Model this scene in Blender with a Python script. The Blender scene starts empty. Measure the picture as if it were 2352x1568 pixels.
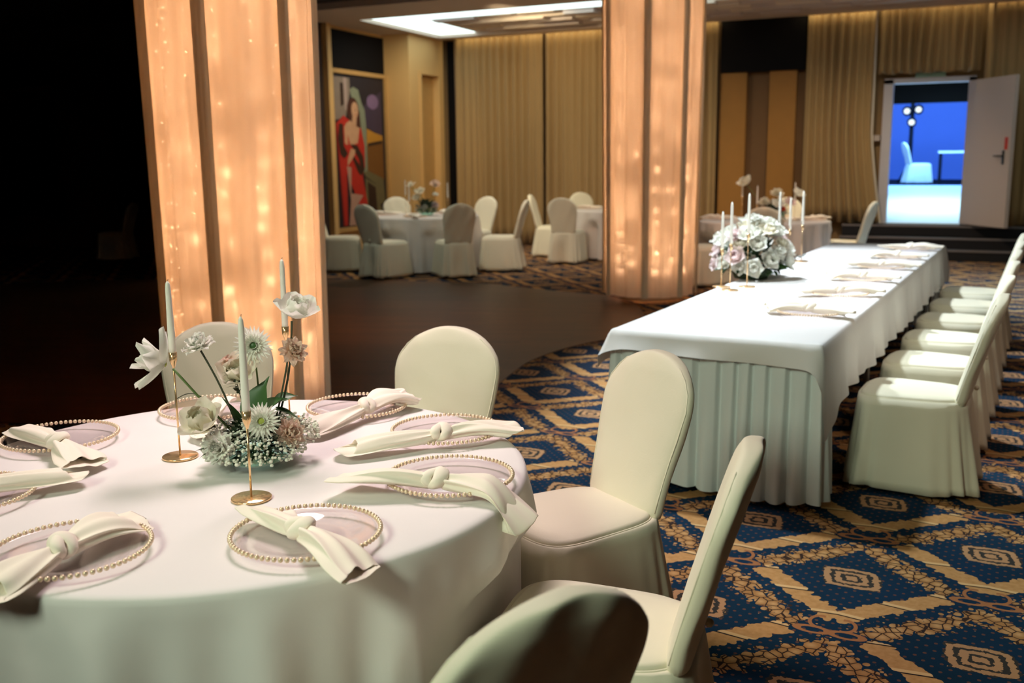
import bpy, math, random
from mathutils import Vector, Matrix, Euler
random.seed(7)
PI = math.pi
col = bpy.context.scene.collection
scene = bpy.context.scene

# ------------------------------------------------------------------ camera
FPX = 2250.0
cam_d = bpy.data.cameras.new('camera')
cam = bpy.data.objects.new('camera', cam_d)
col.objects.link(cam)
cam_d.sensor_width = 36.0
cam_d.lens = FPX / 2352.0 * 36.0
cam_d.clip_start = 0.05
cam_d.clip_end = 200
_p, _r, _y = math.radians(10.45), math.radians(-0.6), math.radians(24.5)
f0 = Vector((-math.sin(_y), math.cos(_y), 0)); rt = Vector((math.cos(_y), math.sin(_y), 0)); zz = Vector((0, 0, 1))
fw = f0 * math.cos(_p) - zz * math.sin(_p)
up = f0 * math.sin(_p) + zz * math.cos(_p)
Rv = rt * math.cos(_r) + up * math.sin(_r)
Uv = -rt * math.sin(_r) + up * math.cos(_r)
m = Matrix((Rv, Uv, -fw)).transposed().to_4x4()
m.translation = (0, 0, 1.575)
cam.matrix_world = m
cam_d.dof.use_dof = True
cam_d.dof.focus_distance = 2.75
cam_d.dof.aperture_fstop = 3.2
scene.camera = cam

# ------------------------------------------------------------------ world, lights, exposure
w = bpy.data.worlds.new('world'); scene.world = w
w.use_nodes = True
w.node_tree.nodes['Background'].inputs[0].default_value = (1.0, 0.72, 0.5, 1)
w.node_tree.nodes['Background'].inputs[1].default_value = 0.003
vs = scene.view_settings
vs.view_transform = 'Standard'; vs.look = 'None'; vs.gamma = 1.0; vs.exposure = 0.0
vs.use_curve_mapping = False

def spot(name, loc, target, power, color, angle, blend=0.6, radius=0.12):
    l = bpy.data.lights.new(name, 'SPOT'); o = bpy.data.objects.new(name, l); col.objects.link(o)
    l.energy = power; l.color = color; l.spot_size = math.radians(angle); l.spot_blend = blend; l.shadow_soft_size = radius
    o.location = loc
    o.rotation_euler = (Vector(target) - Vector(loc)).to_track_quat('-Z', 'Y').to_euler()
    return o

def area(name, loc, target, power, color, sx, sy, spread=180):
    l = bpy.data.lights.new(name, 'AREA'); o = bpy.data.objects.new(name, l); col.objects.link(o)
    l.energy = power; l.color = color; l.shape = 'RECTANGLE'; l.size = sx; l.size_y = sy
    l.spread = math.radians(spread)
    o.location = loc
    o.rotation_euler = (Vector(target) - Vector(loc)).to_track_quat('-Z', 'Y').to_euler()
    return o

def point(name, loc, power, color, radius=0.05):
    l = bpy.data.lights.new(name, 'POINT'); o = bpy.data.objects.new(name, l); col.objects.link(o)
    l.energy = power; l.color = color; l.shadow_soft_size = radius; o.location = loc
    return o

# ceiling spots of the hall, with some added fill lights
spot('spot_round_table', (-2.3, 3.3, 3.75), (-1.6, 2.1, 0.75), 540, (1.0, 0.81, 0.81), 66, 0.7, 0.65)
spot('spot_round_table_side', (-3.6, 0.4, 3.6), (-0.9, 2.6, 0.6), 85, (1.0, 0.92, 0.70), 58, 0.8, 0.6)
spot('spot_long_table', (-2.5, 7.6, 3.8), (-0.75, 7.4, 0.7), 1150, (0.80, 0.92, 1.0), 72, 0.5, 0.10)
spot('spot_long_table_near', (-2.2, 5.6, 3.8), (-0.9, 5.3, 0.7), 620, (0.82, 0.95, 1.0), 58, 0.5, 0.10)
spot('spot_long_table_side', (1.6, 4.0, 3.7), (-0.3, 6.6, 0.5), 110, (1.0, 0.76, 0.62), 60, 0.8, 0.25)
spot('spot_stage_green', (-1.8, -1.9, 3.55), (-0.3, 4.6, 0.3), 560, (0.84, 1.0, 0.76), 54, 0.8, 0.6)
spot('spot_far_right', (1.2, 12.0, 3.8), (0.9, 12.6, 0.0), 1100, (0.55, 0.80, 1.0), 76, 0.8, 0.2)
spot('fill_carpet', (-1.2, 4.6, 3.8), (-1.9, 4.9, 0.0), 110, (0.92, 0.92, 1.0), 62, 0.8, 0.2)  # added fill, lifts the carpet between the tables
spot('fill_parquet', (-4.9, 8.0, 3.9), (-5.2, 8.2, 0.0), 230, (1.0, 0.62, 0.36), 66, 0.9, 0.2)  # added fill, warms and brightens the parquet
spot('fill_bay_front', (-5.2, 10.3, 3.85), (-5.2, 14.4, 0.7), 420, (1.0, 0.82, 0.66), 58, 0.9, 0.3)  # added fill on the front of the table beside the curtain
spot('fill_bay_front_right', (-1.7, 9.9, 3.85), (-2.2, 13.2, 0.6), 420, (1.0, 0.76, 0.62), 50, 0.9, 0.3)  # added fill on the front of the table behind the long table
spot('fill_bay_front_left', (-6.4, 9.4, 3.85), (-6.9, 12.9, 0.6), 200, (0.90, 1.0, 0.86), 55, 0.9, 0.3)  # added weak fill on the chairs and table by the painting
# wash slots in front of the curtains
area('curtain_wash', (-6.3, 16.99, 3.98), (-6.3, 17.10, 0.0), 9, (1.0, 0.82, 0.45), 5.0, 0.05)
area('curtain_wash_right', (-0.9, 16.97, 3.98), (-0.9, 17.10, 0.0), 7, (1.0, 0.82, 0.45), 3.4, 0.05)
# lamps of the far bay
spot('bay_spot_table', (-7.6, 13.4, 3.78), (-7.3, 13.0, 0.6), 210, (1.0, 0.86, 0.68), 100, 0.8, 0.2)
spot('bay_spot_middle', (-6.4, 13.5, 3.78), (-6.4, 17.0, 1.7), 380, (1.0, 0.79, 0.48), 100, 0.8, 0.2)
spot('bay_spot_right', (-1.6, 13.4, 3.78), (-1.9, 15.2, 1.0), 380, (1.0, 0.75, 0.46), 100, 0.8, 0.2)
spot('bay_spot_pillar', (-7.6, 13.6, 3.78), (-9.7, 15.6, 1.8), 230, (1.0, 0.76, 0.44), 80, 0.8, 0.2)
# room beyond the door
area('stage_room_light', (-0.5, 20.4, 3.9), (-0.5, 20.2, 0.5), 170, (0.50, 0.84, 1.0), 1.6, 2.4, 110)
area('stage_room_blue', (-0.8, 23.2, 3.9), (-0.6, 28.5, 1.6), 1100, (0.14, 0.38, 1.0), 4.0, 1.0)

# ------------------------------------------------------------------ materials
def newmat(name):
    mt = bpy.data.materials.new(name); mt.use_nodes = True
    nt = mt.node_tree
    return mt, nt, nt.nodes['Principled BSDF'], nt.nodes['Material Output']

class NB:
    """small node-building helper"""
    def __init__(s, nt): s.nt = nt
    def n(s, t, **kw):
        nd = s.nt.nodes.new(t)
        for k, v in kw.items(): setattr(nd, k, v)
        return nd
    def link(s, a, b): s.nt.links.new(a, b)
    def m(s, op, a, b=None, c=None, clamp=False):
        nd = s.nt.nodes.new('ShaderNodeMath'); nd.operation = op; nd.use_clamp = clamp
        for i, v in enumerate((a, b, c)):
            if v is None: continue
            if isinstance(v, (int, float)): nd.inputs[i].default_value = v
            else: s.link(v, nd.inputs[i])
        return nd.outputs[0]
    def mix(s, f, a, b):
        nd = s.nt.nodes.new('ShaderNodeMix'); nd.data_type = 'RGBA'
        for k, v in (('Factor', f), ('A', a), ('B', b)):
            sock = [i for i in nd.inputs if i.name == k and (i.type == 'RGBA' or k == 'Factor')][0]
            if isinstance(v, (int, float)): sock.default_value = v
            elif isinstance(v, tuple): sock.default_value = (*v, 1)
            else: s.link(v, sock)
        return [o for o in nd.outputs if o.type == 'RGBA'][0]

def mat(name, c, rough=0.6, metal=0.0, noise=0.0, nscale=8.0, bump=0.0, bscale=60.0, spec=0.5, sheen=0.0, c2=None, emit=None, estr=0.0):
    mt, nt, b, out = newmat(name); h = NB(nt)
    b.inputs['Base Color'].default_value = (*c, 1)
    b.inputs['Roughness'].default_value = rough
    b.inputs['Metallic'].default_value = metal
    b.inputs['Specular IOR Level'].default_value = spec
    if sheen: b.inputs['Sheen Weight'].default_value = sheen
    tc = h.n('ShaderNodeTexCoord')
    if noise or c2:
        t = h.n('ShaderNodeTexNoise'); t.inputs['Scale'].default_value = nscale; t.inputs['Detail'].default_value = 4
        h.link(tc.outputs['Object'], t.inputs['Vector'])
        lo = c2 if c2 else tuple(x * (1 - noise) for x in c)
        h.link(h.mix(t.outputs['Fac'], lo, c), b.inputs['Base Color'])
    if bump:
        t = h.n('ShaderNodeTexNoise'); t.inputs['Scale'].default_value = bscale; t.inputs['Detail'].default_value = 3
        h.link(tc.outputs['Object'], t.inputs['Vector'])
        bp = h.n('ShaderNodeBump'); bp.inputs['Strength'].default_value = bump; bp.inputs['Distance'].default_value = 0.01
        h.link(t.outputs['Fac'], bp.inputs['Height']); h.link(bp.outputs[0], b.inputs['Normal'])
    if emit:
        b.inputs['Emission Color'].default_value = (*emit, 1); b.inputs['Emission Strength'].default_value = estr
    return mt

def carpet_mat():
    mt, nt, b, out = newmat('patterned_carpet'); h = NB(nt)
    tc = h.n('ShaderNodeTexCoord'); sp = h.n('ShaderNodeSeparateXYZ'); h.link(tc.outputs['Object'], sp.inputs[0])
    L = 0.655; th = math.radians(42.0); c, s = math.cos(th), math.sin(th)
    x = h.m('ADD', sp.outputs[0], 0.284); y = h.m('SUBTRACT', sp.outputs[1], 3.715)
    u = h.m('DIVIDE', h.m('ADD', h.m('MULTIPLY', x, c), h.m('MULTIPLY', y, s)), L)
    v = h.m('DIVIDE', h.m('SUBTRACT', h.m('MULTIPLY', y, c), h.m('MULTIPLY', x, s)), L)
    fu = h.m('SUBTRACT', h.m('FRACT', h.m('ADD', u, 0.5)), 0.5)
    fv = h.m('SUBTRACT', h.m('FRACT', h.m('ADD', v, 0.5)), 0.5)
    uv = h.n('ShaderNodeCombineXYZ'); h.link(u, uv.inputs[0]); h.link(v, uv.inputs[1])
    def tex(kind, scale, **kw):
        t = h.n(kind); t.inputs['Scale'].default_value = scale
        for k, val in kw.items(): setattr(t, k, val)
        h.link(uv.outputs[0], t.inputs['Vector']); return t
    jag = tex('ShaderNodeTexVoronoi', 26.0).outputs['Distance']
    jg = h.m('MULTIPLY', h.m('SUBTRACT', jag, 0.35), 0.055)
    fine = tex('ShaderNodeTexNoise', 30.0).outputs['Fac']
    leafe = tex('ShaderNodeTexVoronoi', 17.0, feature='DISTANCE_TO_EDGE').outputs['Distance']
    leafc = tex('ShaderNodeTexVoronoi', 17.0).outputs['Distance']
    def band(a, bb, cen, wid, lo, hi, jk):
        d1 = h.m('SUBTRACT', h.m('ABSOLUTE', h.m('SUBTRACT', a, cen)), wid)
        d2 = h.m('SUBTRACT', h.m('ABSOLUTE', h.m('SUBTRACT', bb, (lo + hi) / 2)), (hi - lo) / 2)
        # rounded ends: the band narrows close to its tips
        d = h.m('SMOOTH_MAX', d1, d2, 0.06)
        return h.m('LESS_THAN', h.m('ADD', d, h.m('MULTIPLY', jg, jk)), 0.0)
    leaf = h.m('MAXIMUM', band(fu, fv, 0.375, 0.092, -0.40, 0.42, 2.3), band(fv, fu, 0.375, 0.092, -0.40, 0.42, 2.3))
    rib = h.m('MAXIMUM', band(fu, fv, -0.392, 0.078, -0.42, 0.33, 0.9), band(fv, fu, -0.392, 0.078, -0.42, 0.33, 0.9))
    def cuts(a, bb):
        s_ = h.m('FRACT', h.m('ADD', h.m('MULTIPLY', bb, 3.1), h.m('MULTIPLY', a, 2.4)))
        return s_
    pick = h.m('LESS_THAN', fu, fv)
    sa = cuts(fu, fv); sb = cuts(fv, fu)
    s_ = h.m('ADD', h.m('MULTIPLY', sa, pick), h.m('MULTIPLY', sb, h.m('SUBTRACT', 1.0, pick)))
    dark_cut = h.m('LESS_THAN', s_, 0.045)
    light_cut = h.m('MULTIPLY', h.m('GREATER_THAN', s_, 0.045), h.m('LESS_THAN', s_, 0.16))
    navy = h.mix(tex('ShaderNodeTexNoise', 2.0).outputs['Fac'], (0.003, 0.018, 0.031), (0.005, 0.025, 0.062))
    # pin dots
    du = h.m('SUBTRACT', h.m('FRACT', h.m('MULTIPLY', u, 17.0)), 0.5); dv = h.m('SUBTRACT', h.m('FRACT', h.m('MULTIPLY', v, 17.0)), 0.5)
    dd = h.m('SQRT', h.m('ADD', h.m('MULTIPLY', du, du), h.m('MULTIPLY', dv, dv)))
    base = h.mix(h.m('LESS_THAN', dd, 0.16), navy, (0.10, 0.045, 0.035))
    # medallion
    mx = h.m('MULTIPLY', h.m('SUBTRACT', fu, fv), 0.7071); my = h.m('MULTIPLY', h.m('ADD', fu, fv), 0.7071)
    sk = h.m('ADD', mx, h.m('MULTIPLY', my, 0.25))
    md = h.m('MAXIMUM', h.m('MULTIPLY', h.m('ABSOLUTE', sk), 0.95), h.m('MULTIPLY', h.m('ABSOLUTE', my), 1.15))
    mr = h.m('SQRT', h.m('ADD', h.m('MULTIPLY', mx, mx), h.m('MULTIPLY', my, my)))
    md2 = h.m('ADD', h.m('MULTIPLY', md, 0.72), h.m('MULTIPLY', mr, 0.28))
    mm = h.m('LESS_THAN', h.m('ADD', md2, h.m('MULTIPLY', jg, 0.6)), 0.165)
    ring = h.m('GREATER_THAN', h.m('FRACT', h.m('ADD', h.m('MULTIPLY', md2, 17.0), h.m('MULTIPLY', fine, 0.9))), 0.42)
    medc = h.mix(ring, (0.035, 0.03, 0.025), (0.40, 0.21, 0.10))
    base = h.mix(mm, base, medc)
    # leaves
    lv = h.mix(h.m('MULTIPLY', leafc, 1.6, clamp=True), (0.52, 0.29, 0.12), (0.34, 0.16, 0.055))
    lv = h.mix(h.m('LESS_THAN', leafe, 0.055), lv, (0.035, 0.018, 0.012))
    base = h.mix(leaf, base, lv)
    # fluted ribbons
    rb = h.mix(fine, (0.34, 0.16, 0.05), (0.56, 0.30, 0.12))
    rb = h.mix(light_cut, rb, (0.62, 0.38, 0.17))
    rb = h.mix(dark_cut, rb, (0.02, 0.012, 0.012))
    base = h.mix(rib, base, rb)
    # bows at the lattice corners
    bu = h.m('SUBTRACT', h.m('FRACT', u), 0.5); bv = h.m('SUBTRACT', h.m('FRACT', v), 0.5)
    bx = h.m('ABSOLUTE', h.m('MULTIPLY', h.m('SUBTRACT', bu, bv), 0.7071)); by = h.m('MULTIPLY', h.m('ADD', bu, bv), 0.7071)
    def ringm(cx, cy, ax, ay, wd):
        ex = h.m('DIVIDE', h.m('SUBTRACT', bx, cx), ax); ey = h.m('DIVIDE', h.m('SUBTRACT', by, cy), ay)
        r = h.m('SQRT', h.m('ADD', h.m('MULTIPLY', ex, ex), h.m('MULTIPLY', ey, ey)))
        return h.m('LESS_THAN', h.m('ABSOLUTE', h.m('SUBTRACT', r, 1.0)), wd)
    loops = ringm(0.085, -0.03, 0.08, 0.035, 0.28)
    tails = h.m('MULTIPLY', ringm(0.06, 0.075, 0.055, 0.07, 0.18), h.m('GREATER_THAN', bx, 0.045))
    bow = h.m('MAXIMUM', loops, tails)
    base = h.mix(bow, base, (0.33, 0.13, 0.05))
    h.link(base, b.inputs['Base Color'])
    b.inputs['Roughness'].default_value = 0.95; b.inputs['Specular IOR Level'].default_value = 0.1
    bp = h.n('ShaderNodeBump'); bp.inputs['Strength'].default_value = 0.25; bp.inputs['Distance'].default_value = 0.004
    h.link(tex('ShaderNodeTexNoise', 160.0).outputs['Fac'], bp.inputs['Height']); h.link(bp.outputs[0], b.inputs['Normal'])
    return mt

def parquet_mat():
    mt, nt, b, out = newmat('dark_parquet'); h = NB(nt)
    tc = h.n('ShaderNodeTexCoord'); mp = h.n('ShaderNodeMapping'); mp.inputs['Rotation'].default_value = (0, 0, math.radians(-18))
    h.link(tc.outputs['Object'], mp.inputs[0])
    br = h.n('ShaderNodeTexBrick'); br.inputs['Scale'].default_value = 1.0
    br.inputs['Brick Width'].default_value = 0.9; br.inputs['Row Height'].default_value = 0.09; br.inputs['Mortar Size'].default_value = 0.002
    br.inputs['Color1'].default_value = (0.135, 0.052, 0.017, 1); br.inputs['Color2'].default_value = (0.092, 0.035, 0.012, 1); br.inputs['Mortar'].default_value = (0.014, 0.007, 0.005, 1)
    h.link(mp.outputs[0], br.inputs['Vector'])
    t = h.n('ShaderNodeTexNoise'); t.inputs['Scale'].default_value = 5
    h.link(mp.outputs[0], t.inputs['Vector'])
    h.link(h.mix(h.m('MULTIPLY', t.outputs['Fac'], 0.5), br.outputs['Color'], (0.075, 0.030, 0.010)), b.inputs['Base Color'])
    b.inputs['Roughness'].default_value = 0.38; b.inputs['Specular IOR Level'].default_value = 0.16
    return mt

def cloth_mat(name, c, rough=0.75, sheen=0.15, emboss=0.0, escale=9.0, weave=0.08):
    mt, nt, b, out = newmat(name); h = NB(nt)
    tc = h.n('ShaderNodeTexCoord')
    t = h.n('ShaderNodeTexNoise'); t.inputs['Scale'].default_value = 3.0; h.link(tc.outputs['Object'], t.inputs['Vector'])
    h.link(h.mix(t.outputs['Fac'], tuple(k * 0.93 for k in c), c), b.inputs['Base Color'])
    b.inputs['Roughness'].default_value = rough; b.inputs['Sheen Weight'].default_value = sheen; b.inputs['Specular IOR Level'].default_value = 0.3
    n = h.n('ShaderNodeTexNoise'); n.inputs['Scale'].default_value = 260; h.link(tc.outputs['Object'], n.inputs['Vector'])
    bp = h.n('ShaderNodeBump'); bp.inputs['Strength'].default_value = weave; bp.inputs['Distance'].default_value = 0.002
    h.link(n.outputs['Fac'], bp.inputs['Height'])
    w2 = h.n('ShaderNodeTexNoise'); w2.inputs['Scale'].default_value = 7; w2.inputs['Detail'].default_value = 1.5; h.link(tc.outputs['Object'], w2.inputs['Vector'])
    b2 = h.n('ShaderNodeBump'); b2.inputs['Strength'].default_value = 0.25; b2.inputs['Distance'].default_value = 0.02
    h.link(w2.outputs['Fac'], b2.inputs['Height']); h.link(bp.outputs[0], b2.inputs['Normal'])
    last = b2
    if emboss:
        vo = h.n('ShaderNodeTexVoronoi'); vo.inputs['Scale'].default_value = escale; h.link(tc.outputs['Object'], vo.inputs['Vector'])
        rg = h.m('LESS_THAN', h.m('ABSOLUTE', h.m('SUBTRACT', h.m('FRACT', h.m('MULTIPLY', vo.outputs['Distance'], 3.2)), 0.5)), 0.13)
        b3 = h.n('ShaderNodeBump'); b3.inputs['Strength'].default_value = emboss; b3.inputs['Distance'].default_value = 0.004
        h.link(rg, b3.inputs['Height']); h.link(b2.outputs[0], b3.inputs['Normal']); last = b3
    h.link(last.outputs[0], b.inputs['Normal'])
    return mt

def sheer_mat(name, c, tr=0.22, tl=0.5):
    mt, nt, b, out = newmat(name); h = NB(nt)
    tc = h.n('ShaderNodeTexCoord')
    t = h.n('ShaderNodeTexNoise'); t.inputs['Scale'].default_value = 2.0; h.link(tc.outputs['Object'], t.inputs['Vector'])
    cc = h.mix(t.outputs['Fac'], tuple(k * 0.92 for k in c), c)
    d = h.n('ShaderNodeBsdfDiffuse'); h.link(cc, d.inputs[0])
    l = h.n('ShaderNodeBsdfTranslucent'); h.link(cc, l.inputs[0])
    p = h.n('ShaderNodeBsdfTransparent'); p.inputs[0].default_value = (1, 0.95, 0.88, 1)
    m1 = h.n('ShaderNodeMixShader'); m1.inputs[0].default_value = tl; h.link(d.outputs[0], m1.inputs[1]); h.link(l.outputs[0], m1.inputs[2])
    m2 = h.n('ShaderNodeMixShader'); m2.inputs[0].default_value = tr; h.link(m1.outputs[0], m2.inputs[1]); h.link(p.outputs[0], m2.inputs[2])
    h.link(m2.outputs[0], out.inputs[0])
    return mt

def glass_mat(name, tint, refl=1.45, gl=0.06):
    mt, nt, b, out = newmat(name); h = NB(nt)
    tc = h.n('ShaderNodeTexCoord'); t = h.n('ShaderNodeTexNoise'); t.inputs['Scale'].default_value = 25; h.link(tc.outputs['Object'], t.inputs['Vector'])
    p = h.n('ShaderNodeBsdfTransparent'); h.link(h.mix(t.outputs['Fac'], tint, tuple(min(1, k * 1.03) for k in tint)), p.inputs[0])
    g = h.n('ShaderNodeBsdfGlossy'); g.inputs['Roughness'].default_value = gl; g.inputs[0].default_value = (1, 1, 1, 1)
    fr = h.n('ShaderNodeLayerWeight'); fr.inputs[0].default_value = 0.5
    fac = h.m('ADD', h.m('MULTIPLY', h.m('POWER', fr.outputs['Facing'], 4.0), 0.5), 0.035)
    m1 = h.n('ShaderNodeMixShader'); h.link(fac, m1.inputs[0]); h.link(p.outputs[0], m1.inputs[1]); h.link(g.outputs[0], m1.inputs[2])
    h.link(m1.outputs[0], out.inputs[0])
    return mt

def petal_mat(name, c, c2=None, tl=0.38):
    mt, nt, b, out = newmat(name); h = NB(nt)
    tc = h.n('ShaderNodeTexCoord'); t = h.n('ShaderNodeTexNoise'); t.inputs['Scale'].default_value = 28.0; h.link(tc.outputs['Object'], t.inputs['Vector'])
    cc = h.mix(t.outputs['Fac'], c2 if c2 else tuple(k * 0.93 for k in c), c)
    d = h.n('ShaderNodeBsdfDiffuse'); h.link(cc, d.inputs[0]); l = h.n('ShaderNodeBsdfTranslucent'); h.link(cc, l.inputs[0])
    m1 = h.n('ShaderNodeMixShader'); m1.inputs[0].default_value = tl; h.link(d.outputs[0], m1.inputs[1]); h.link(l.outputs[0], m1.inputs[2])
    h.link(m1.outputs[0], out.inputs[0]); return mt

def emit_mat(name, c, s):
    mt, nt, b, out = newmat(name); h = NB(nt)
    e = h.n('ShaderNodeEmission'); e.inputs[0].default_value = (*c, 1); e.inputs[1].default_value = s
    h.link(e.outputs[0], out.inputs[0]); return mt

MT = {
 'carpet': carpet_mat(), 'parquet': parquet_mat(),
 'cover': cloth_mat('ivory_damask', (0.81, 0.755, 0.59), 0.6, 0.15, emboss=0.3, escale=7.0),
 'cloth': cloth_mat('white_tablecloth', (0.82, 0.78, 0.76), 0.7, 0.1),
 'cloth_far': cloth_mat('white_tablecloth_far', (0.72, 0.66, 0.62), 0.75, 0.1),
 'skirt': cloth_mat('pale_pleated_skirting', (0.76, 0.81, 0.80), 0.6, 0.15),
 'napkin': cloth_mat('cream_napkin', (0.95, 0.86, 0.73), 0.8, 0.1),
 'curtain': cloth_mat('taupe_curtain', (0.40, 0.265, 0.12), 0.7, 0.15),
 'curtain_hem': cloth_mat('pale_curtain_lining', (0.62, 0.56, 0.48), 0.7, 0.1),
 'sheer': sheer_mat('sheer_peach_drape', (0.96, 0.83, 0.70), 0.010, 0.58),
 'drape_edge': sheer_mat('folded_drape_edge', (0.78, 0.69, 0.52), 0.0, 0.20),
 'core': mat('column_plaster', (0.78, 0.62, 0.42), 0.6, noise=0.1),
 'plinth': mat('column_plinth_paint', (0.40, 0.27, 0.16), 0.5, noise=0.15),
 'bulb': emit_mat('warm_bulb', (1.0, 0.61, 0.35), 108.0),
 'wire': mat('clear_copper_wire', (0.35, 0.22, 0.12), 0.4, 0.6),
 'gold': mat('polished_gold', (0.95, 0.64, 0.34), 0.16, 0.75, noise=0.05),
 'bead': mat('gold_bead', (0.90, 0.70, 0.50), 0.3, 0.35, noise=0.1),
 'glass': glass_mat('clear_charger_glass', (0.955, 0.93, 0.935), 1.5, 0.05),
 'bowl': glass_mat('aqua_bowl_glass', (0.80, 0.95, 0.91), 1.45, 0.05),
 'candle': mat('white_wax', (0.92, 0.88, 0.79), 0.45, noise=0.04),
 'wick': mat('wick', (0.25, 0.18, 0.12), 0.9, noise=0.2),
 'petal_w': petal_mat('white_petal', (0.94, 0.93, 0.86)),
 'petal_c': petal_mat('cream_petal', (0.94, 0.89, 0.75)),
 'petal_p': petal_mat('peach_petal', (0.95, 0.68, 0.54), (0.96, 0.86, 0.74)),
 'petal_pk': petal_mat('blush_petal', (0.93, 0.78, 0.77)),
 'petal_r': petal_mat('red_petal', (0.66, 0.12, 0.07)),
 'pollen': mat('green_yellow_centre', (0.45, 0.50, 0.10), 0.9, noise=0.3, nscale=60),
 'stem': mat('stem_green', (0.14, 0.22, 0.06), 0.6, noise=0.3, nscale=20),
 'stem_d': mat('stem_dark', (0.06, 0.07, 0.035), 0.7, noise=0.3, nscale=20),
 'leaf': mat('leaf_green', (0.055, 0.14, 0.035), 0.45, noise=0.4, nscale=15),
 'leaf_d': mat('foliage_dark', (0.03, 0.07, 0.025), 0.55, noise=0.4, nscale=25),
 'gyp': mat('tiny_white_blossom', (0.90, 0.89, 0.76), 0.8, noise=0.12, nscale=50),
 'steel': mat('brushed_steel', (0.55, 0.54, 0.52), 0.35, 0.9, noise=0.1),
 'ceil': mat('soffit_plaster', (0.66, 0.55, 0.47), 0.8, noise=0.06, nscale=2),
 'ceil_d': mat('dark_ceiling_paint', (0.035, 0.028, 0.03), 0.8, noise=0.2, nscale=2),
 'ceil_w': mat('white_coffer_paint', (0.86, 0.88, 0.86), 0.8, noise=0.03, nscale=2),
 'board': mat('relief_board', (0.74, 0.66, 0.64), 0.6, noise=0.15, nscale=3),
 'board2': mat('relief_board_light', (0.86, 0.76, 0.66), 0.6, noise=0.1, nscale=3),
 'wall': mat('brown_wall_paint', (0.30, 0.19, 0.09), 0.75, noise=0.12, nscale=3),
 'wall_tan': mat('honey_wall_paint', (0.70, 0.45, 0.185), 0.7, noise=0.08, nscale=3),
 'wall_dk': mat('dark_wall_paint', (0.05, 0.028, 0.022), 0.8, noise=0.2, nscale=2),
 'panel': mat('honey_wall_panel', (0.37, 0.17, 0.03), 0.65, noise=0.15, nscale=6),
 'panel_dk': mat('brown_recess_panel', (0.17, 0.085, 0.03), 0.7, noise=0.15, nscale=6),
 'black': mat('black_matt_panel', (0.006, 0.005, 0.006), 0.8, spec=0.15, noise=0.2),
 'frame': mat('gilded_wood', (0.55, 0.33, 0.12), 0.45, noise=0.2, nscale=12),
 'step': mat('dark_step_carpet', (0.012, 0.010, 0.014), 0.9, noise=0.3, nscale=20),
 'nosing': mat('grey_step_nosing', (0.20, 0.17, 0.18), 0.5, noise=0.15),
 'door': mat('white_door_paint', (0.56, 0.47, 0.44), 0.5, noise=0.04, nscale=3),
 'doorf': mat('grey_door_frame', (0.60, 0.58, 0.66), 0.5, noise=0.05),
 'dkplastic': mat('dark_plastic', (0.02, 0.02, 0.022), 0.4, noise=0.2),
 'redsign': mat('red_sticker', (0.60, 0.06, 0.04), 0.5, noise=0.1),
 'grnsign': mat('pale_green_sign', (0.30, 0.52, 0.46), 0.4, noise=0.05),
 'whitefloor': mat('pale_vinyl_floor', (0.80, 0.82, 0.84), 0.5, noise=0.05, nscale=3),
 'blue': mat('blue_room_wall', (0.16, 0.22, 0.50), 0.8, noise=0.08, nscale=2),
 'dkfloor': mat('dark_room_carpet', (0.008, 0.009, 0.014), 0.95, noise=0.3, spec=0.1),
}

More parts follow.
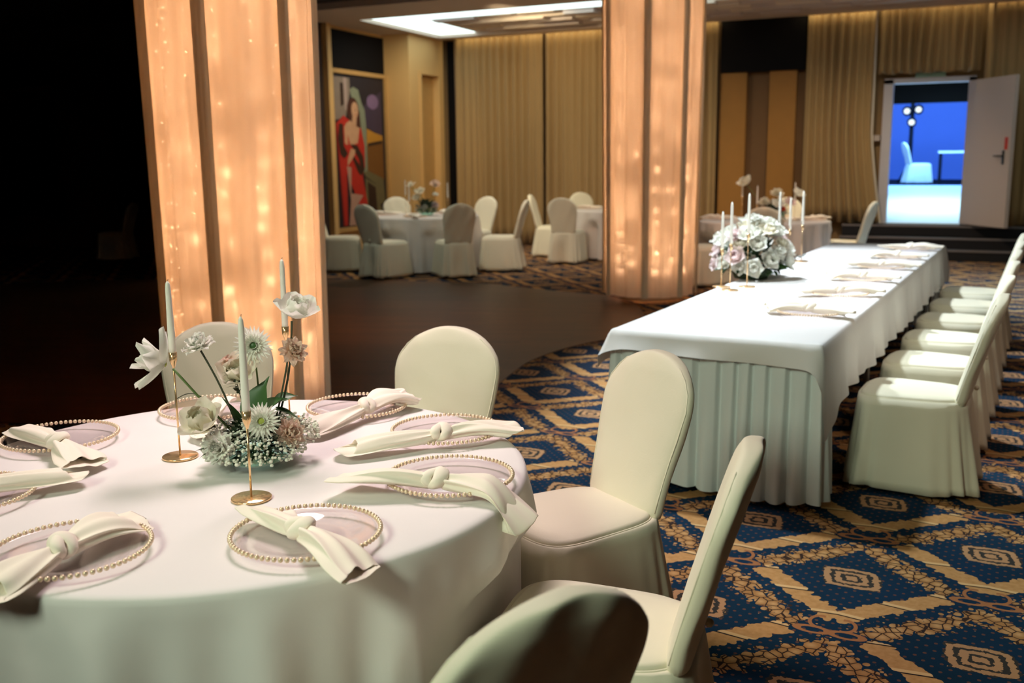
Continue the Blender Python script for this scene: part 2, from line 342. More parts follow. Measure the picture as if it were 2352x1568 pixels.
# ------------------------------------------------------------------ mesh helpers
class MB:
    def __init__(s): s.v = []; s.f = []; s.mi = []
    def add(s, verts, faces, k=0):
        o = len(s.v); s.v += [tuple(p) for p in verts]; s.f += [tuple(i + o for i in f) for f in faces]; s.mi += [k] * len(faces)
        return s
    def box(s, x0, x1, y0, y1, z0, z1, k=0):
        v = [(x, y, z) for z in (z0, z1) for y in (y0, y1) for x in (x0, x1)]
        return s.add(v, [(0, 2, 3, 1), (4, 5, 7, 6), (0, 1, 5, 4), (2, 6, 7, 3), (0, 4, 6, 2), (1, 3, 7, 5)], k)
    def loft(s, rings, closed=True, cap0=False, cap1=False, k=0):
        n = len(rings[0]); v = [p for r in rings for p in r]; f = []
        for i in range(len(rings) - 1):
            for j in range(n if closed else n - 1):
                a, b = i * n + j, i * n + (j + 1) % n
                f.append((a, b, b + n, a + n))
        if cap0: f.append(tuple(reversed(range(n))))
        if cap1: f.append(tuple(range((len(rings) - 1) * n, len(rings) * n)))
        return s.add(v, f, k)
    def lathe(s, prof, n=24, c=(0, 0, 0), k=0, cap0=False, cap1=False):
        return s.loft([[(c[0] + r * math.cos(2 * PI * j / n), c[1] + r * math.sin(2 * PI * j / n), c[2] + z) for j in range(n)] for r, z in prof], True, cap0, cap1, k)
    def tube(s, pts, rad, n=8, k=0):
        pts = [Vector(p) for p in pts]; rings = []
        prev = None
        for i, p in enumerate(pts):
            d = (pts[min(i + 1, len(pts) - 1)] - pts[max(i - 1, 0)]).normalized()
            a = d.orthogonal().normalized() if prev is None else (prev - d * prev.dot(d)).normalized()
            prev = a; b = d.cross(a)
            r = rad[i] if isinstance(rad, (list, tuple)) else rad
            rings.append([tuple(p + (a * math.cos(2 * PI * j / n) + b * math.sin(2 * PI * j / n)) * r) for j in range(n)])
        return s.loft(rings, True, True, True, k)
    def sphere(s, c, r, n=8, m=5, k=0, sc=(1, 1, 1)):
        rings = []
        for i in range(1, m):
            t = PI * i / m
            rings.append([(c[0] + r * sc[0] * math.sin(t) * math.cos(2 * PI * j / n), c[1] + r * sc[1] * math.sin(t) * math.sin(2 * PI * j / n), c[2] - r * sc[2] * math.cos(t)) for j in range(n)])
        o = len(s.v); s.loft(rings, True, False, False, k)
        a = len(s.v); s.v += [(c[0], c[1], c[2] - r * sc[2]), (c[0], c[1], c[2] + r * sc[2])]
        for j in range(n):
            s.f.append((a, o + (j + 1) % n, o + j)); s.mi.append(k)
            e = o + (m - 2) * n; s.f.append((a + 1, e + j, e + (j + 1) % n)); s.mi.append(k)
        return s
    def xf(s, M, start=0):
        for i in range(start, len(s.v)): s.v[i] = tuple(M @ Vector(s.v[i]))
        return s
    def build(s, name, mats, parent=None, smooth=True, loc=(0, 0, 0), rot=(0, 0, 0)):
        me = bpy.data.meshes.new(name); me.from_pydata(s.v, [], s.f)
        if not isinstance(mats, (list, tuple)): mats = [mats]
        for q in mats: me.materials.append(MT[q])
        if any(s.mi): me.polygons.foreach_set('material_index', s.mi)
        if smooth: me.polygons.foreach_set('use_smooth', [True] * len(s.f))
        me.update()
        o = bpy.data.objects.new(name, me); col.objects.link(o)
        o.location = loc; o.rotation_euler = rot
        if parent: o.parent = parent
        return o

def tag(o, label=None, cat=None, group=None, kind=None):
    if label: o['label'] = label
    if cat: o['category'] = cat
    if group: o['group'] = group
    if kind: o['kind'] = kind
    return o
def thing(name, loc=(0, 0, 0), rz=0, label=None, cat=None, group=None):
    o = bpy.data.objects.new(name, None); col.objects.link(o); o.empty_display_size = 0.1
    o.location = loc; o.rotation_euler = (0, 0, rz)
    return tag(o, label, cat, group)
def struct(name, mb, m_, smooth=False, parent=None):
    o = mb.build(name, m_, parent, smooth)
    if not parent: o['kind'] = 'structure'
    return o
KIDS = {}
def kids(o):
    return [c for c in bpy.data.objects if c.parent == o]
def copy_tree(o, parent=None):
    c = o.copy(); col.objects.link(c)
    if parent: c.parent = parent
    for ch in KIDS.setdefault(o.name, kids(o)): copy_tree(ch, c)
    return c
def place(proto, loc, rz, label, group=None, scale=1.0, first=False):
    o = proto if first else copy_tree(proto)
    o.location = loc; o.rotation_euler = (0, 0, rz); o.scale = (scale,) * 3
    o['label'] = label
    if group: o['group'] = group
    elif 'group' in o: del o['group']
    return o

# ------------------------------------------------------------------ the room
FY = 17.3; CZ = 3.82
fl = MB().box(-18, 5.2, -5.0, FY + 0.1, -0.1, 0.0)
struct('floor', fl, 'carpet')

def dance_floor():
    edge = [(-2.86, 5.6), (-2.98, 6.5), (-3.04, 7.0), (-3.0, 7.5), (-2.9, 7.9), (-2.78, 8.2), (-2.72, 8.8), (-2.85, 9.5), (-3.2, 10.3), (-3.7, 10.85), (-4.27, 11.0), (-5.0, 11.22), (-5.6, 11.4), (-6.6, 11.35), (-8.0, 11.1), (-10, 10.4), (-11.5, 9.4), (-12.2, 8.0), (-12.2, 6.4), (-11.4, 5.0), (-10, 4.0), (-8.4, 3.55), (-6.8, 3.6), (-5.4, 4.05), (-4.4, 4.3), (-3.6, 4.3), (-3.0, 4.7)]
    # smooth the outline
    pts = []
    n = len(edge)
    for i in range(n):
        p0, p1, p2, p3 = (Vector(edge[(i + k - 1) % n]) for k in range(4))
        for q in range(5):
            t = q / 5
            pts.append(0.5 * ((2 * p1) + (-p0 + p2) * t + (2 * p0 - 5 * p1 + 4 * p2 - p3) * t * t + (-p0 + 3 * p1 - 3 * p2 + p3) * t ** 3))
    mb = MB()
    mb.loft([[(p.x, p.y, 0.0) for p in pts], [(p.x, p.y, 0.006) for p in pts]], True, False, True)
    return struct('floor_parquet', mb, 'parquet')
dance_floor()

# walls
wb = MB().box(-10.0, -1.20, FY, FY + 0.15, 0, CZ + 0.4)
wb.box(-1.20, 0.06, FY, FY + 0.15, 2.76, CZ + 0.4)
wb.box(0.06, 5.2, FY, FY + 0.15, 0, CZ + 0.4)
wb.box(-1.20, 0.06, FY, FY + 0.15, 0, 0.5)
wall_back = struct('wall_back', wb, 'wall')
wall_left = struct('wall_left', MB().box(-9.85, -9.7, 13.9, FY, 0, CZ + 0.4), 'wall_tan')
struct('wall_left_light_block', MB().box(-10.0, -9.72, 10.6, 13.9, 0, CZ + 0.2), 'wall_dk')  # added unseen wall, keeps the coffer light off the dark left area
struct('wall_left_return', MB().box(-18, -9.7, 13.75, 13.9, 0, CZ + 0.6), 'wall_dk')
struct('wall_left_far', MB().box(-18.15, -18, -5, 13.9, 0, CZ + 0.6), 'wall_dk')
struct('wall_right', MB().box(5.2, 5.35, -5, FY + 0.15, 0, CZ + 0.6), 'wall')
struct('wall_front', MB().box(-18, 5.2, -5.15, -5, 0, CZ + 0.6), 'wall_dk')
struct('ceiling_hall', MB().box(-18, 5.2, -5, 12.8, CZ + 0.10, CZ + 0.2), 'ceil_d')
# lower soffit of the far bay, around a coffer
cx0, cx1, cy0, cy1 = -9.0, 4.6, 13.95, 16.62
so = MB()
so.box(-9.7, 5.2, 12.8, cy0, CZ, CZ + 0.10); so.box(-9.7, cx0, cy0, cy1, CZ, CZ + 0.10)
so.box(cx1, 5.2, cy0, cy1, CZ, CZ + 0.10); so.box(-9.7, 5.2, cy1, 16.95, CZ, CZ + 0.10)
so.box(-9.7, 5.2, 12.78, 12.8, CZ, CZ + 0.24)
struct('ceiling_soffit', so, 'ceil')
cf = MB()
cf.box(cx0, cx1, cy0, cy1, CZ + 0.52, CZ + 0.56)
cf.box(cx0 - 0.03, cx0, cy0, cy1, CZ + 0.1, CZ + 0.54); cf.box(cx1, cx1 + 0.03, cy0, cy1, CZ + 0.1, CZ + 0.54)
cf.box(cx0, cx1, cy0 - 0.03, cy0, CZ + 0.1, CZ + 0.54); cf.box(cx0, cx1, cy1, cy1 + 0.03, CZ + 0.1, CZ + 0.54)
cf.box(-9.7, 5.2, 16.95, FY, CZ + 0.30, CZ + 0.34)
struct('ceiling_coffer', cf, 'ceil_w')
pn = thing('ceiling_relief_panel', (0, 0, 0), 0, 'floating coffer panel with stepped relief boards and bright cove light around it', 'ceiling panel')
MB().box(-8.22, 4.2, 14.76, 16.60, CZ + 0.06, CZ + 0.12).build('backing', 'board', pn, False)
MT['cove'] = emit_mat('cove_light_panel', (0.84, 1.0, 0.95), 2.2)
MB().box(-8.97, 4.5, 13.98, 14.74, CZ + 0.05, CZ + 0.08).build('light_panel', 'cove', pn, False)
MB().box(-8.97, -8.24, 14.76, 16.60, CZ + 0.05, CZ + 0.08).build('light_panel', 'cove', pn, False)
rb_ = random.Random(5)
bmesh_ = {}
x = -8.2
k = 0
while x < 3.2:
    for j, yy in enumerate((14.82, 15.1, 15.38, 15.66, 15.94, 16.2)):
        ln = rb_.choice((0.5, 0.62, 0.75)); th_ = rb_.choice((0.015, 0.04, 0.07))
        x0 = x + (0.35 if j % 2 else 0.0) + rb_.uniform(0, .1)
        key = (ln, th_, rb_.random() < 0.35)
        if key not in bmesh_:
            o = MB().box(0, key[0], 0, 0.2, -key[1], 0).build('relief_board', 'board2' if key[2] else 'board', pn, False)
            bmesh_[key] = o.data
        else:
            o = bpy.data.objects.new('relief_board', bmesh_[key]); col.objects.link(o); o.parent = pn
        o.location = (x0, yy, CZ + 0.06)
    x += 0.78

# pillar, panels, black bands on the far walls
pil = thing('wall_pillar', (-9.7, 15.75, 0), 0, 'honey coloured square pillar with recessed side panel beside the painting', 'pillar')
pm = MB(); pm.box(0.0, 0.55, 0, 0.12, 0, CZ); pm.box(0, 0.43, 0.12, 1.30, 0, CZ)
pm.box(0.43, 0.55, 0.12, 0.42, 0, CZ); pm.box(0.43, 0.55, 1.08, 1.30, 0, CZ); pm.box(0.43, 0.55, 0.42, 1.08, 3.15, CZ); pm.box(0.43, 0.55, 0.42, 1.08, 0, 0.2)
pm.build('body', 'wall_tan', pil, False)
pt = MB(); 
for a, b_, c_, d in ((0.36, 0.42, 0.2, 3.21), (1.08, 1.14, 0.2, 3.21)): pt.box(0.55, 0.575, a, b_, c_, d)
pt.box(0.55, 0.575, 0.42, 1.08, 3.15, 3.21)
pt.build('panel_moulding', 'wall_tan', pil, False)
MB().box(0.43, 0.44, 0.42, 1.08, 0.2, 3.15).build('recess_panel', 'frame', pil, False)
bk = MB().box(-9.7, -9.67, 14.0, 15.75, 3.13, 3.76).build('black_band', 'black', wall_left, False)
MB().box(-9.7, -9.60, 13.90, 14.02, 0, CZ).build('corner_trim', 'wall_tan', wall_left, False)
MB().box(-9.14, -8.98, 17.2, 17.3, 0, CZ).build('dark_reveal', 'black', wall_back, False)
MB().box(-3.86, -2.47, 17.12, 17.3, 3.0, CZ + 0.1).build('black_band', 'black', wall_back, False)
for (a, b_, d, m_) in ((-3.86, -3.42, 0.14, 'panel'), (-3.42, -3.04, 0.03, 'panel_dk'), (-3.04, -2.60, 0.14, 'panel'), (-2.60, -2.45, 0.03, 'panel_dk')):
    MB().box(a, b_, FY - d, FY, 0.0, 3.0).build('wall_panel', m_, wall_back, False)

# ------------------------------------------------------------------ curtains
def curtain(name, x0, x1, z0, z1, y, label, m_='curtain', sp=0.15, amp=0.07, seed=1, pull=None, parent=None):
    r = random.Random(seed); mb = MB(); n = int((x1 - x0) / sp * 8); ph = [r.uniform(-.5, .5) for _ in range(n // 8 + 3)]
    rows = []
    for i in range(13):
        t = i / 12; row = []
        for j in range(n + 1):
            s = j / n; q = s * (x1 - x0) / sp
            a = amp * (0.75 + 0.35 * math.sin(q * 0.7 + seed)) * (0.7 + 0.3 * t)
            yy = y + a * math.cos(2 * PI * q + 0.8 * math.sin(q * .9 + seed)) + 0.012 * math.sin(5 * q + 3 * t)
            xx = x0 + s * (x1 - x0)
            if pull: xx += pull(s, t)
            row.append((xx, yy, z1 + (z0 - z1) * t + (0.0 if i < 12 else 0.012 * math.sin(3 * q))))
        rows.append(row)
    mb.loft(rows, False)
    o = mb.build(name, m_, parent)
    sol = o.modifiers.new('thickness', 'SOLIDIFY'); sol.thickness = 0.004
    return tag(o, label, 'curtain' if label else None, 'curtains on the far wall' if label else None)
curtain('curtain', -8.95, -7.10, 0.03, CZ + 0.12, 17.08, 'taupe floor-length curtain just right of the honey pillar', seed=3)
curtain('curtain', -7.05, -3.9, 0.03, CZ + 0.12, 17.06, 'taupe floor-length curtain passing behind the farther lit column', seed=8)
cur_d = curtain('curtain', -2.44, -1.40, 0.52, CZ + 0.12, 17.06, 'taupe curtain gathered left of the open doorway, sweeping right at the hem', seed=5, sp=0.12, pull=lambda s, t: 0.28 * s * max(0, t - 0.55) ** 1.3 * 2.2)
curtain('curtain', 0.20, 2.6, 0.52, CZ + 0.12, 16.98, 'taupe curtain at the right edge behind the open door leaf', seed=9)
curtain('valance', -1.33, 0.14, 2.86, CZ + 0.12, 17.05, 'short taupe valance curtain hanging above the doorway', seed=12, sp=0.13)
lin = MB().loft([[(-1.40 + 0.015 * math.sin(3 * t) + 0.28 * max(0, t - 0.55) ** 1.3 * 2.2 + dx, 16.97 - 0.01 * dx, CZ - (CZ - 0.52) * t) for dx in (0, 0.012, 0.03)] for t in [i / 16 for i in range(17)]], False)
lin.build('lining', 'curtain_hem', cur_d)

# ------------------------------------------------------------------ door, steps, room beyond
dr = thing('door_1', (0, 0, 0)); dr['kind'] = 'structure'
fm = MB(); fm.box(-1.24, -1.10, 17.20, 17.46, 0.5, 2.78); fm.box(0.0, 0.10, 17.20, 17.46, 0.5, 2.78); fm.box(-1.24, 0.10, 17.20, 17.46, 2.72, 2.80)
fm.build('door_frame', 'doorf', dr, False)
leafo = MB().box(0, 1.12, -0.03, 0.03, 0.0, 2.2).build('door_leaf', 'door', dr, False, (0.02, 17.18, 0.52), (0, 0, math.radians(-57)))
hm = MB(); hm.box(0.96, 1.0, -0.045, -0.03, 0.93, 1.13); hm.tube([(0.98, -0.04, 1.05), (0.98, -0.085, 1.05), (0.83, -0.09, 1.05)], 0.013)
hm.build('door_handle', 'dkplastic', leafo)
st = MB().box(0.985, 1.06, -0.034, -0.03, 1.14, 1.32).build('red_notice', 'redsign', leafo, False)
sg = tag(MB().box(-0.78, -0.34, 17.17, 17.20, 2.80, 2.87).build('exit_sign', 'grnsign', None, False), 'thin pale green sign above the doorway', 'sign')
tag(MB().box(-1.36, -1.26, 17.13, 17.29, 1.83, 1.92).build('wall_switch', 'door', None, False), 'small white switch box left of the doorway', 'switch')
stp = thing('steps', (0, 0, 0), 0, 'dark carpeted steps leading up to the open doorway', 'steps')
for i, (ya, z) in enumerate(((16.35, 0.17), (16.65, 0.33), (16.95, 0.5))):
    s_ = MB().box(-1.75, 3.2, ya, FY - 0.01, z - 0.17 if i else 0.0, z - 0.01).build('step', 'step', stp, False)
    MB().box(-1.75, 3.2, ya - 0.012, ya + 0.02, z - 0.03, z).build('nosing', 'nosing', s_, False)

# stage room behind the door
rm = MB()
rows = [[(x, 17.45, 0.5), (x, 19, 0.56), (x, 21.5, 0.75), (x, 24.0, 0.94)] for x in (-4.5, 3.5)]
rm.loft(rows, False)
struct('floor_stage_room', rm, 'whitefloor')
struct('floor_stage_room_far', MB().box(-4.5, 3.5, 24.0, 30.0, 0.85, 0.945), 'dkfloor')
struct('wall_stage_room', MB().box(-4.5, 3.5, 30.0, 30.1, 0.8, 4.2), 'blue')
struct('wall_stage_room_left', MB().box(-4.6, -4.5, 17.45, 30.0, 0.4, 4.2), 'blue')
struct('wall_stage_room_right', MB().box(3.5, 3.6, 17.45, 30.0, 0.4, 4.2), 'blue')
struct('ceiling_stage_room', MB().box(-4.5, 3.5, 17.45, 30.1, 4.15, 4.2), 'ceil_d')
tag(MB().box(-4.5, 3.5, 22.4, 22.6, 2.66, 4.15).build('header_beam', 'black', None, False), 'black header beam across the top of the blue room', 'beam')
spk = thing('light_stand', (-1.22, 26.5, 0.945), 0, 'dark lighting stand with small lamps in the blue room', 'light stand')
sm = MB(); sm.tube([(0, 0, 0), (0, 0, 1.9)], 0.05); sm.tube([(-.25, 0, 0), (0, 0, .5)], 0.02); sm.tube([(.25, 0, 0), (0, 0, .5)], 0.02)
sm.build('pole', 'black', spk)
MT['lampwhite'] = emit_mat('stage_lamp_glow', (0.75, 0.9, 1.0), 1.6)
for (dx, dz, mm_) in ((-.12, 1.72, 'black'), (.14, 1.75, 'black'), (0.0, 1.45, 'black')):
    q = MB(); q.lathe([(0.03, -.12), (0.10, -.08), (0.11, .1)], 14, cap0=True, cap1=True)
    q.xf(Matrix.Translation((dx, -.05, dz)) @ Matrix.Rotation(math.radians(80), 4, 'X'))
    lo_ = q.build('lamp_head', 'black', spk)
    g = MB().lathe([(0.07, 0.0), (0.0, 0.002)], 12); g.xf(Matrix.Translation((dx, -.16, dz)) @ Matrix.Rotation(math.radians(80), 4, 'X')); g.build('lens', 'lampwhite', lo_)

# ------------------------------------------------------------------ painting
def painting():
    root = thing('painting', (-9.66, 14.05, 0.47), 0, 'tall framed painting of a woman in a red cloak at night', 'painting')
    W, H = 1.62, 2.58
    def P(x, y): return ((x - 60) / 470 * W, (1 - (y - 385) / 1115) * H)
    cols = {'night': (0.015, 0.012, 0.022), 'violet': (0.05, 0.035, 0.075), 'build': (0.25, 0.20, 0.17), 'col': (0.42, 0.32, 0.30), 'tower': (0.24, 0.28, 0.20), 'moon': (0.22, 0.14, 0.28), 'glow': (0.55, 0.26, 0.03), 'amber': (0.20, 0.08, 0.015), 'dark': (0.03, 0.012, 0.008), 'rail': (0.16, 0.14, 0.07), 'red': (0.52, 0.022, 0.015), 'dred': (0.24, 0.01, 0.01), 'fur': (0.035, 0.012, 0.008), 'skin': (0.62, 0.36, 0.22), 'hair': (0.07, 0.02, 0.012), 'dress': (0.50, 0.30, 0.24)}
    names = list(cols)
    for nm in names: MT['pt_' + nm] = mat('painted_' + nm, cols[nm], 0.55, noise=0.25, nscale=9)
    def ell(cx, cy, rx, ry, n=18): return [(cx + rx * math.cos(2 * PI * i / n), cy + ry * math.sin(2 * PI * i / n)) for i in range(n)]
    shapes = [('night', [(60, 385), (530, 385), (530, 1500), (60, 1500)]), ('violet', [(340, 600), (505, 480), (505, 830), (350, 760)]),
     ('build', [(60, 410), (215, 410), (215, 520), (170, 700), (60, 720)]), ('col', [(160, 410), (190, 410), (190, 640), (165, 640)]), ('dark', [(130, 450), (158, 450), (158, 600), (130, 620)]),
     ('tower', [(215, 490), (245, 470), (290, 490), (315, 580), (342, 630), (352, 760), (352, 1100), (290, 1100), (230, 560)]), ('moon', ell(420, 568, 56, 56)),
     ('glow', [(355, 770), (430, 800), (505, 820), (505, 900), (352, 900)]), ('amber', [(352, 900), (505, 870), (510, 1160), (352, 1100)]), ('dark', [(360, 880), (500, 855), (500, 880), (360, 905)]),
     ('rail', [(310, 1095), (360, 1090), (500, 1150), (515, 1330), (460, 1350), (440, 1200), (330, 1130)]), ('rail', [(325, 1140), (440, 1200), (460, 1350), (520, 1480), (330, 1480)]), ('dark', [(345, 1170), (420, 1215), (435, 1450), (350, 1460)]),
     ('dred', [(72, 745), (150, 680), (180, 720), (160, 1000), (150, 1490), (112, 1490), (90, 1000)]),
     ('red', [(90, 740), (150, 682), (230, 740), (300, 760), (328, 900), (325, 1060), (300, 1120), (340, 1340), (260, 1340), (160, 1100), (150, 1490), (125, 1480), (100, 1000)]),
     ('dress', [(160, 1050), (200, 1060), (190, 1250), (300, 1270), (250, 1330), (225, 1490), (165, 1490), (185, 1300)]),
     ('skin', [(165, 740), (225, 700), (290, 760), (265, 880), (200, 900), (180, 830)]), ('skin', [(150, 760), (180, 740), (175, 900), (150, 880)]),
     ('fur', [(105, 740), (140, 745), (140, 900), (175, 960), (140, 995), (105, 960), (92, 850)]), ('fur', [(200, 890), (260, 895), (310, 980), (320, 1080), (285, 1125), (255, 1090), (215, 1000), (215, 960), (280, 1050), (270, 1000)]),
     ('skin', [(170, 1000), (200, 920), (240, 930), (235, 965), (200, 1010), (165, 1050)]),
     ('hair', ell(232, 640, 52, 92)), ('hair', [(235, 690), (290, 640), (298, 770), (240, 750)]), ('skin', ell(247, 640, 30, 62)), ('skin', [(225, 680), (262, 690), (255, 760), (215, 740)]), ('dark', ell(255, 640, 6, 3, 8)), ('red', ell(255, 672, 6, 3, 8))]
    mb = MB()
    for i, (nm, pl) in enumerate(shapes):
        ps = [P(*q) for q in pl]
        x = 0.010 + 0.0006 * i
        mb.add([(x, a, b) for a, b in ps], [tuple(range(len(ps)))], names.index(nm))
    mb.box(0, 0.0095, 0, W, 0, H, 0)
    mb.build('canvas', ['pt_' + n for n in names], root, False)
    fr = [(-0.07, 0.0, -0.07, H + 0.07), (W, W + 0.09, -0.07, H + 0.07), (0, W, -0.07, 0), (0, W, H, H + 0.07)]
    for a, b, c, d in fr: MB().box(-0.02, 0.05, a, b, c, d).build('frame_bar', 'frame', root, False)
painting()
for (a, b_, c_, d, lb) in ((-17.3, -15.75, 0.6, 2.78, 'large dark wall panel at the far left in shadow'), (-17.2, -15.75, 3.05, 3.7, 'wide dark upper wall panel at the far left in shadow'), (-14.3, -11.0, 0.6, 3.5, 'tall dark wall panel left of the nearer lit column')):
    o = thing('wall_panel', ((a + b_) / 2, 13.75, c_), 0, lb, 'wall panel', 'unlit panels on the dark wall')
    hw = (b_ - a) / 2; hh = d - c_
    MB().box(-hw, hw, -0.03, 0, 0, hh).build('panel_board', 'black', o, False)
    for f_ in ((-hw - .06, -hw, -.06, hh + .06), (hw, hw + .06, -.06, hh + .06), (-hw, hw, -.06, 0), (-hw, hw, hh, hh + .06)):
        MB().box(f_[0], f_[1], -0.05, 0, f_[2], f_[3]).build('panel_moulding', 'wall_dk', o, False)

# ------------------------------------------------------------------ draped columns
def draped_column(loc, label, seed, edges, R=0.5, a_off=0.0, dens=0.85):
    r = random.Random(seed)
    root = thing('draped_column', (*loc, 0), 0, label, 'column', 'columns wrapped in lit drapes')
    core = MB(); core.lathe([(0.31, 0.45), (0.31, CZ + 0.1)], 32); core.build('column_core', 'core', root)
    MB().lathe([(0.33, 0.0), (0.33, 0.45), (0.31, 0.455)], 32).build('plinth', 'plinth', root)
    # sheer panels between the edge angles
    es = sorted(edges); n = len(es)
    for i in range(n):
        a0 = es[i]; a1 = es[(i + 1) % n] + (360 if i == n - 1 else 0)
        steps = max(10, int((a1 - a0) / 1.6)); rows = []
        ph = r.uniform(0, 6)
        for q in range(17):
            t = q / 16; z = CZ + 0.08 - (CZ + 0.02) * t; row = []
            for j in range(steps + 1):
                a = a0 + (a1 - a0) * j / steps
                fold = 0.013 * math.sin(math.radians(a) * 16 + ph + 0.4 * t + 1.2 * math.sin(math.radians(a) * 3)) + 0.005 * math.sin(math.radians(a) * 37 + ph * 2) - 0.012 * t
                rr = R * (1.06 - 0.08 * t) + fold
                row.append((rr * math.cos(math.radians(a)), rr * math.sin(math.radians(a)), z))
            rows.append(row)
        MB().loft(rows, False).build('sheer_drape', 'sheer', root)
    for a in es:  # gathered, opaque selvedge folds
        rows = []
        for q in range(17):
            t = q / 16; z = CZ + 0.08 - (CZ + 0.02) * t; row = []
            for j in range(9):
                s_ = j / 8; aa = math.radians(a + (s_ - .5) * 8.5)
                rr = R * (1.06 - 0.08 * t) + 0.018 + 0.028 * math.sin(PI * s_) + 0.006 * math.sin(s_ * 18 + t * 2)
                row.append((rr * math.cos(aa), rr * math.sin(aa), z))
            rows.append(row)
        MB().loft(rows, False).build('drape_edge', 'drape_edge', root)
    bulbs = MB(); wire = MB()
    for s_ in range(14):
        a = math.radians(s_ * 360 / 14 + a_off + r.uniform(-5, 5)); pts = []
        zb = 0.35
        while zb < CZ - 0.1:
            rr = R - 0.075 + r.uniform(-.012, .022) - 0.02 * (zb > 1.7); aa = a + r.uniform(-.06, .06)
            p = (rr * math.cos(aa), rr * math.sin(aa), zb); pts.append(p)
            if r.random() < dens: bulbs.sphere(p, 0.0062, 6, 4)
            zb += r.uniform(0.09, 0.15)
        wire.tube(pts, 0.0012, 4)
    b_ = bulbs.build('string_bulbs', 'bulb', root); b_['kind'] = 'stuff'
    wire.build('string_wire', 'wire', root)
    return root
draped_column((-3.80, 4.53), 'nearer round column wrapped in glowing peach drapes behind the dressed table', 3, [-66, -13, 24, 80, 140, 200, 250], 0.455, -35.0, 0.88)
draped_column((-3.22, 10.9), 'farther round column wrapped in glowing orange drapes beside the long table', 11, [-133, -79, -33, 20, 80, 140, 185], 0.51, -68.0, 0.80)

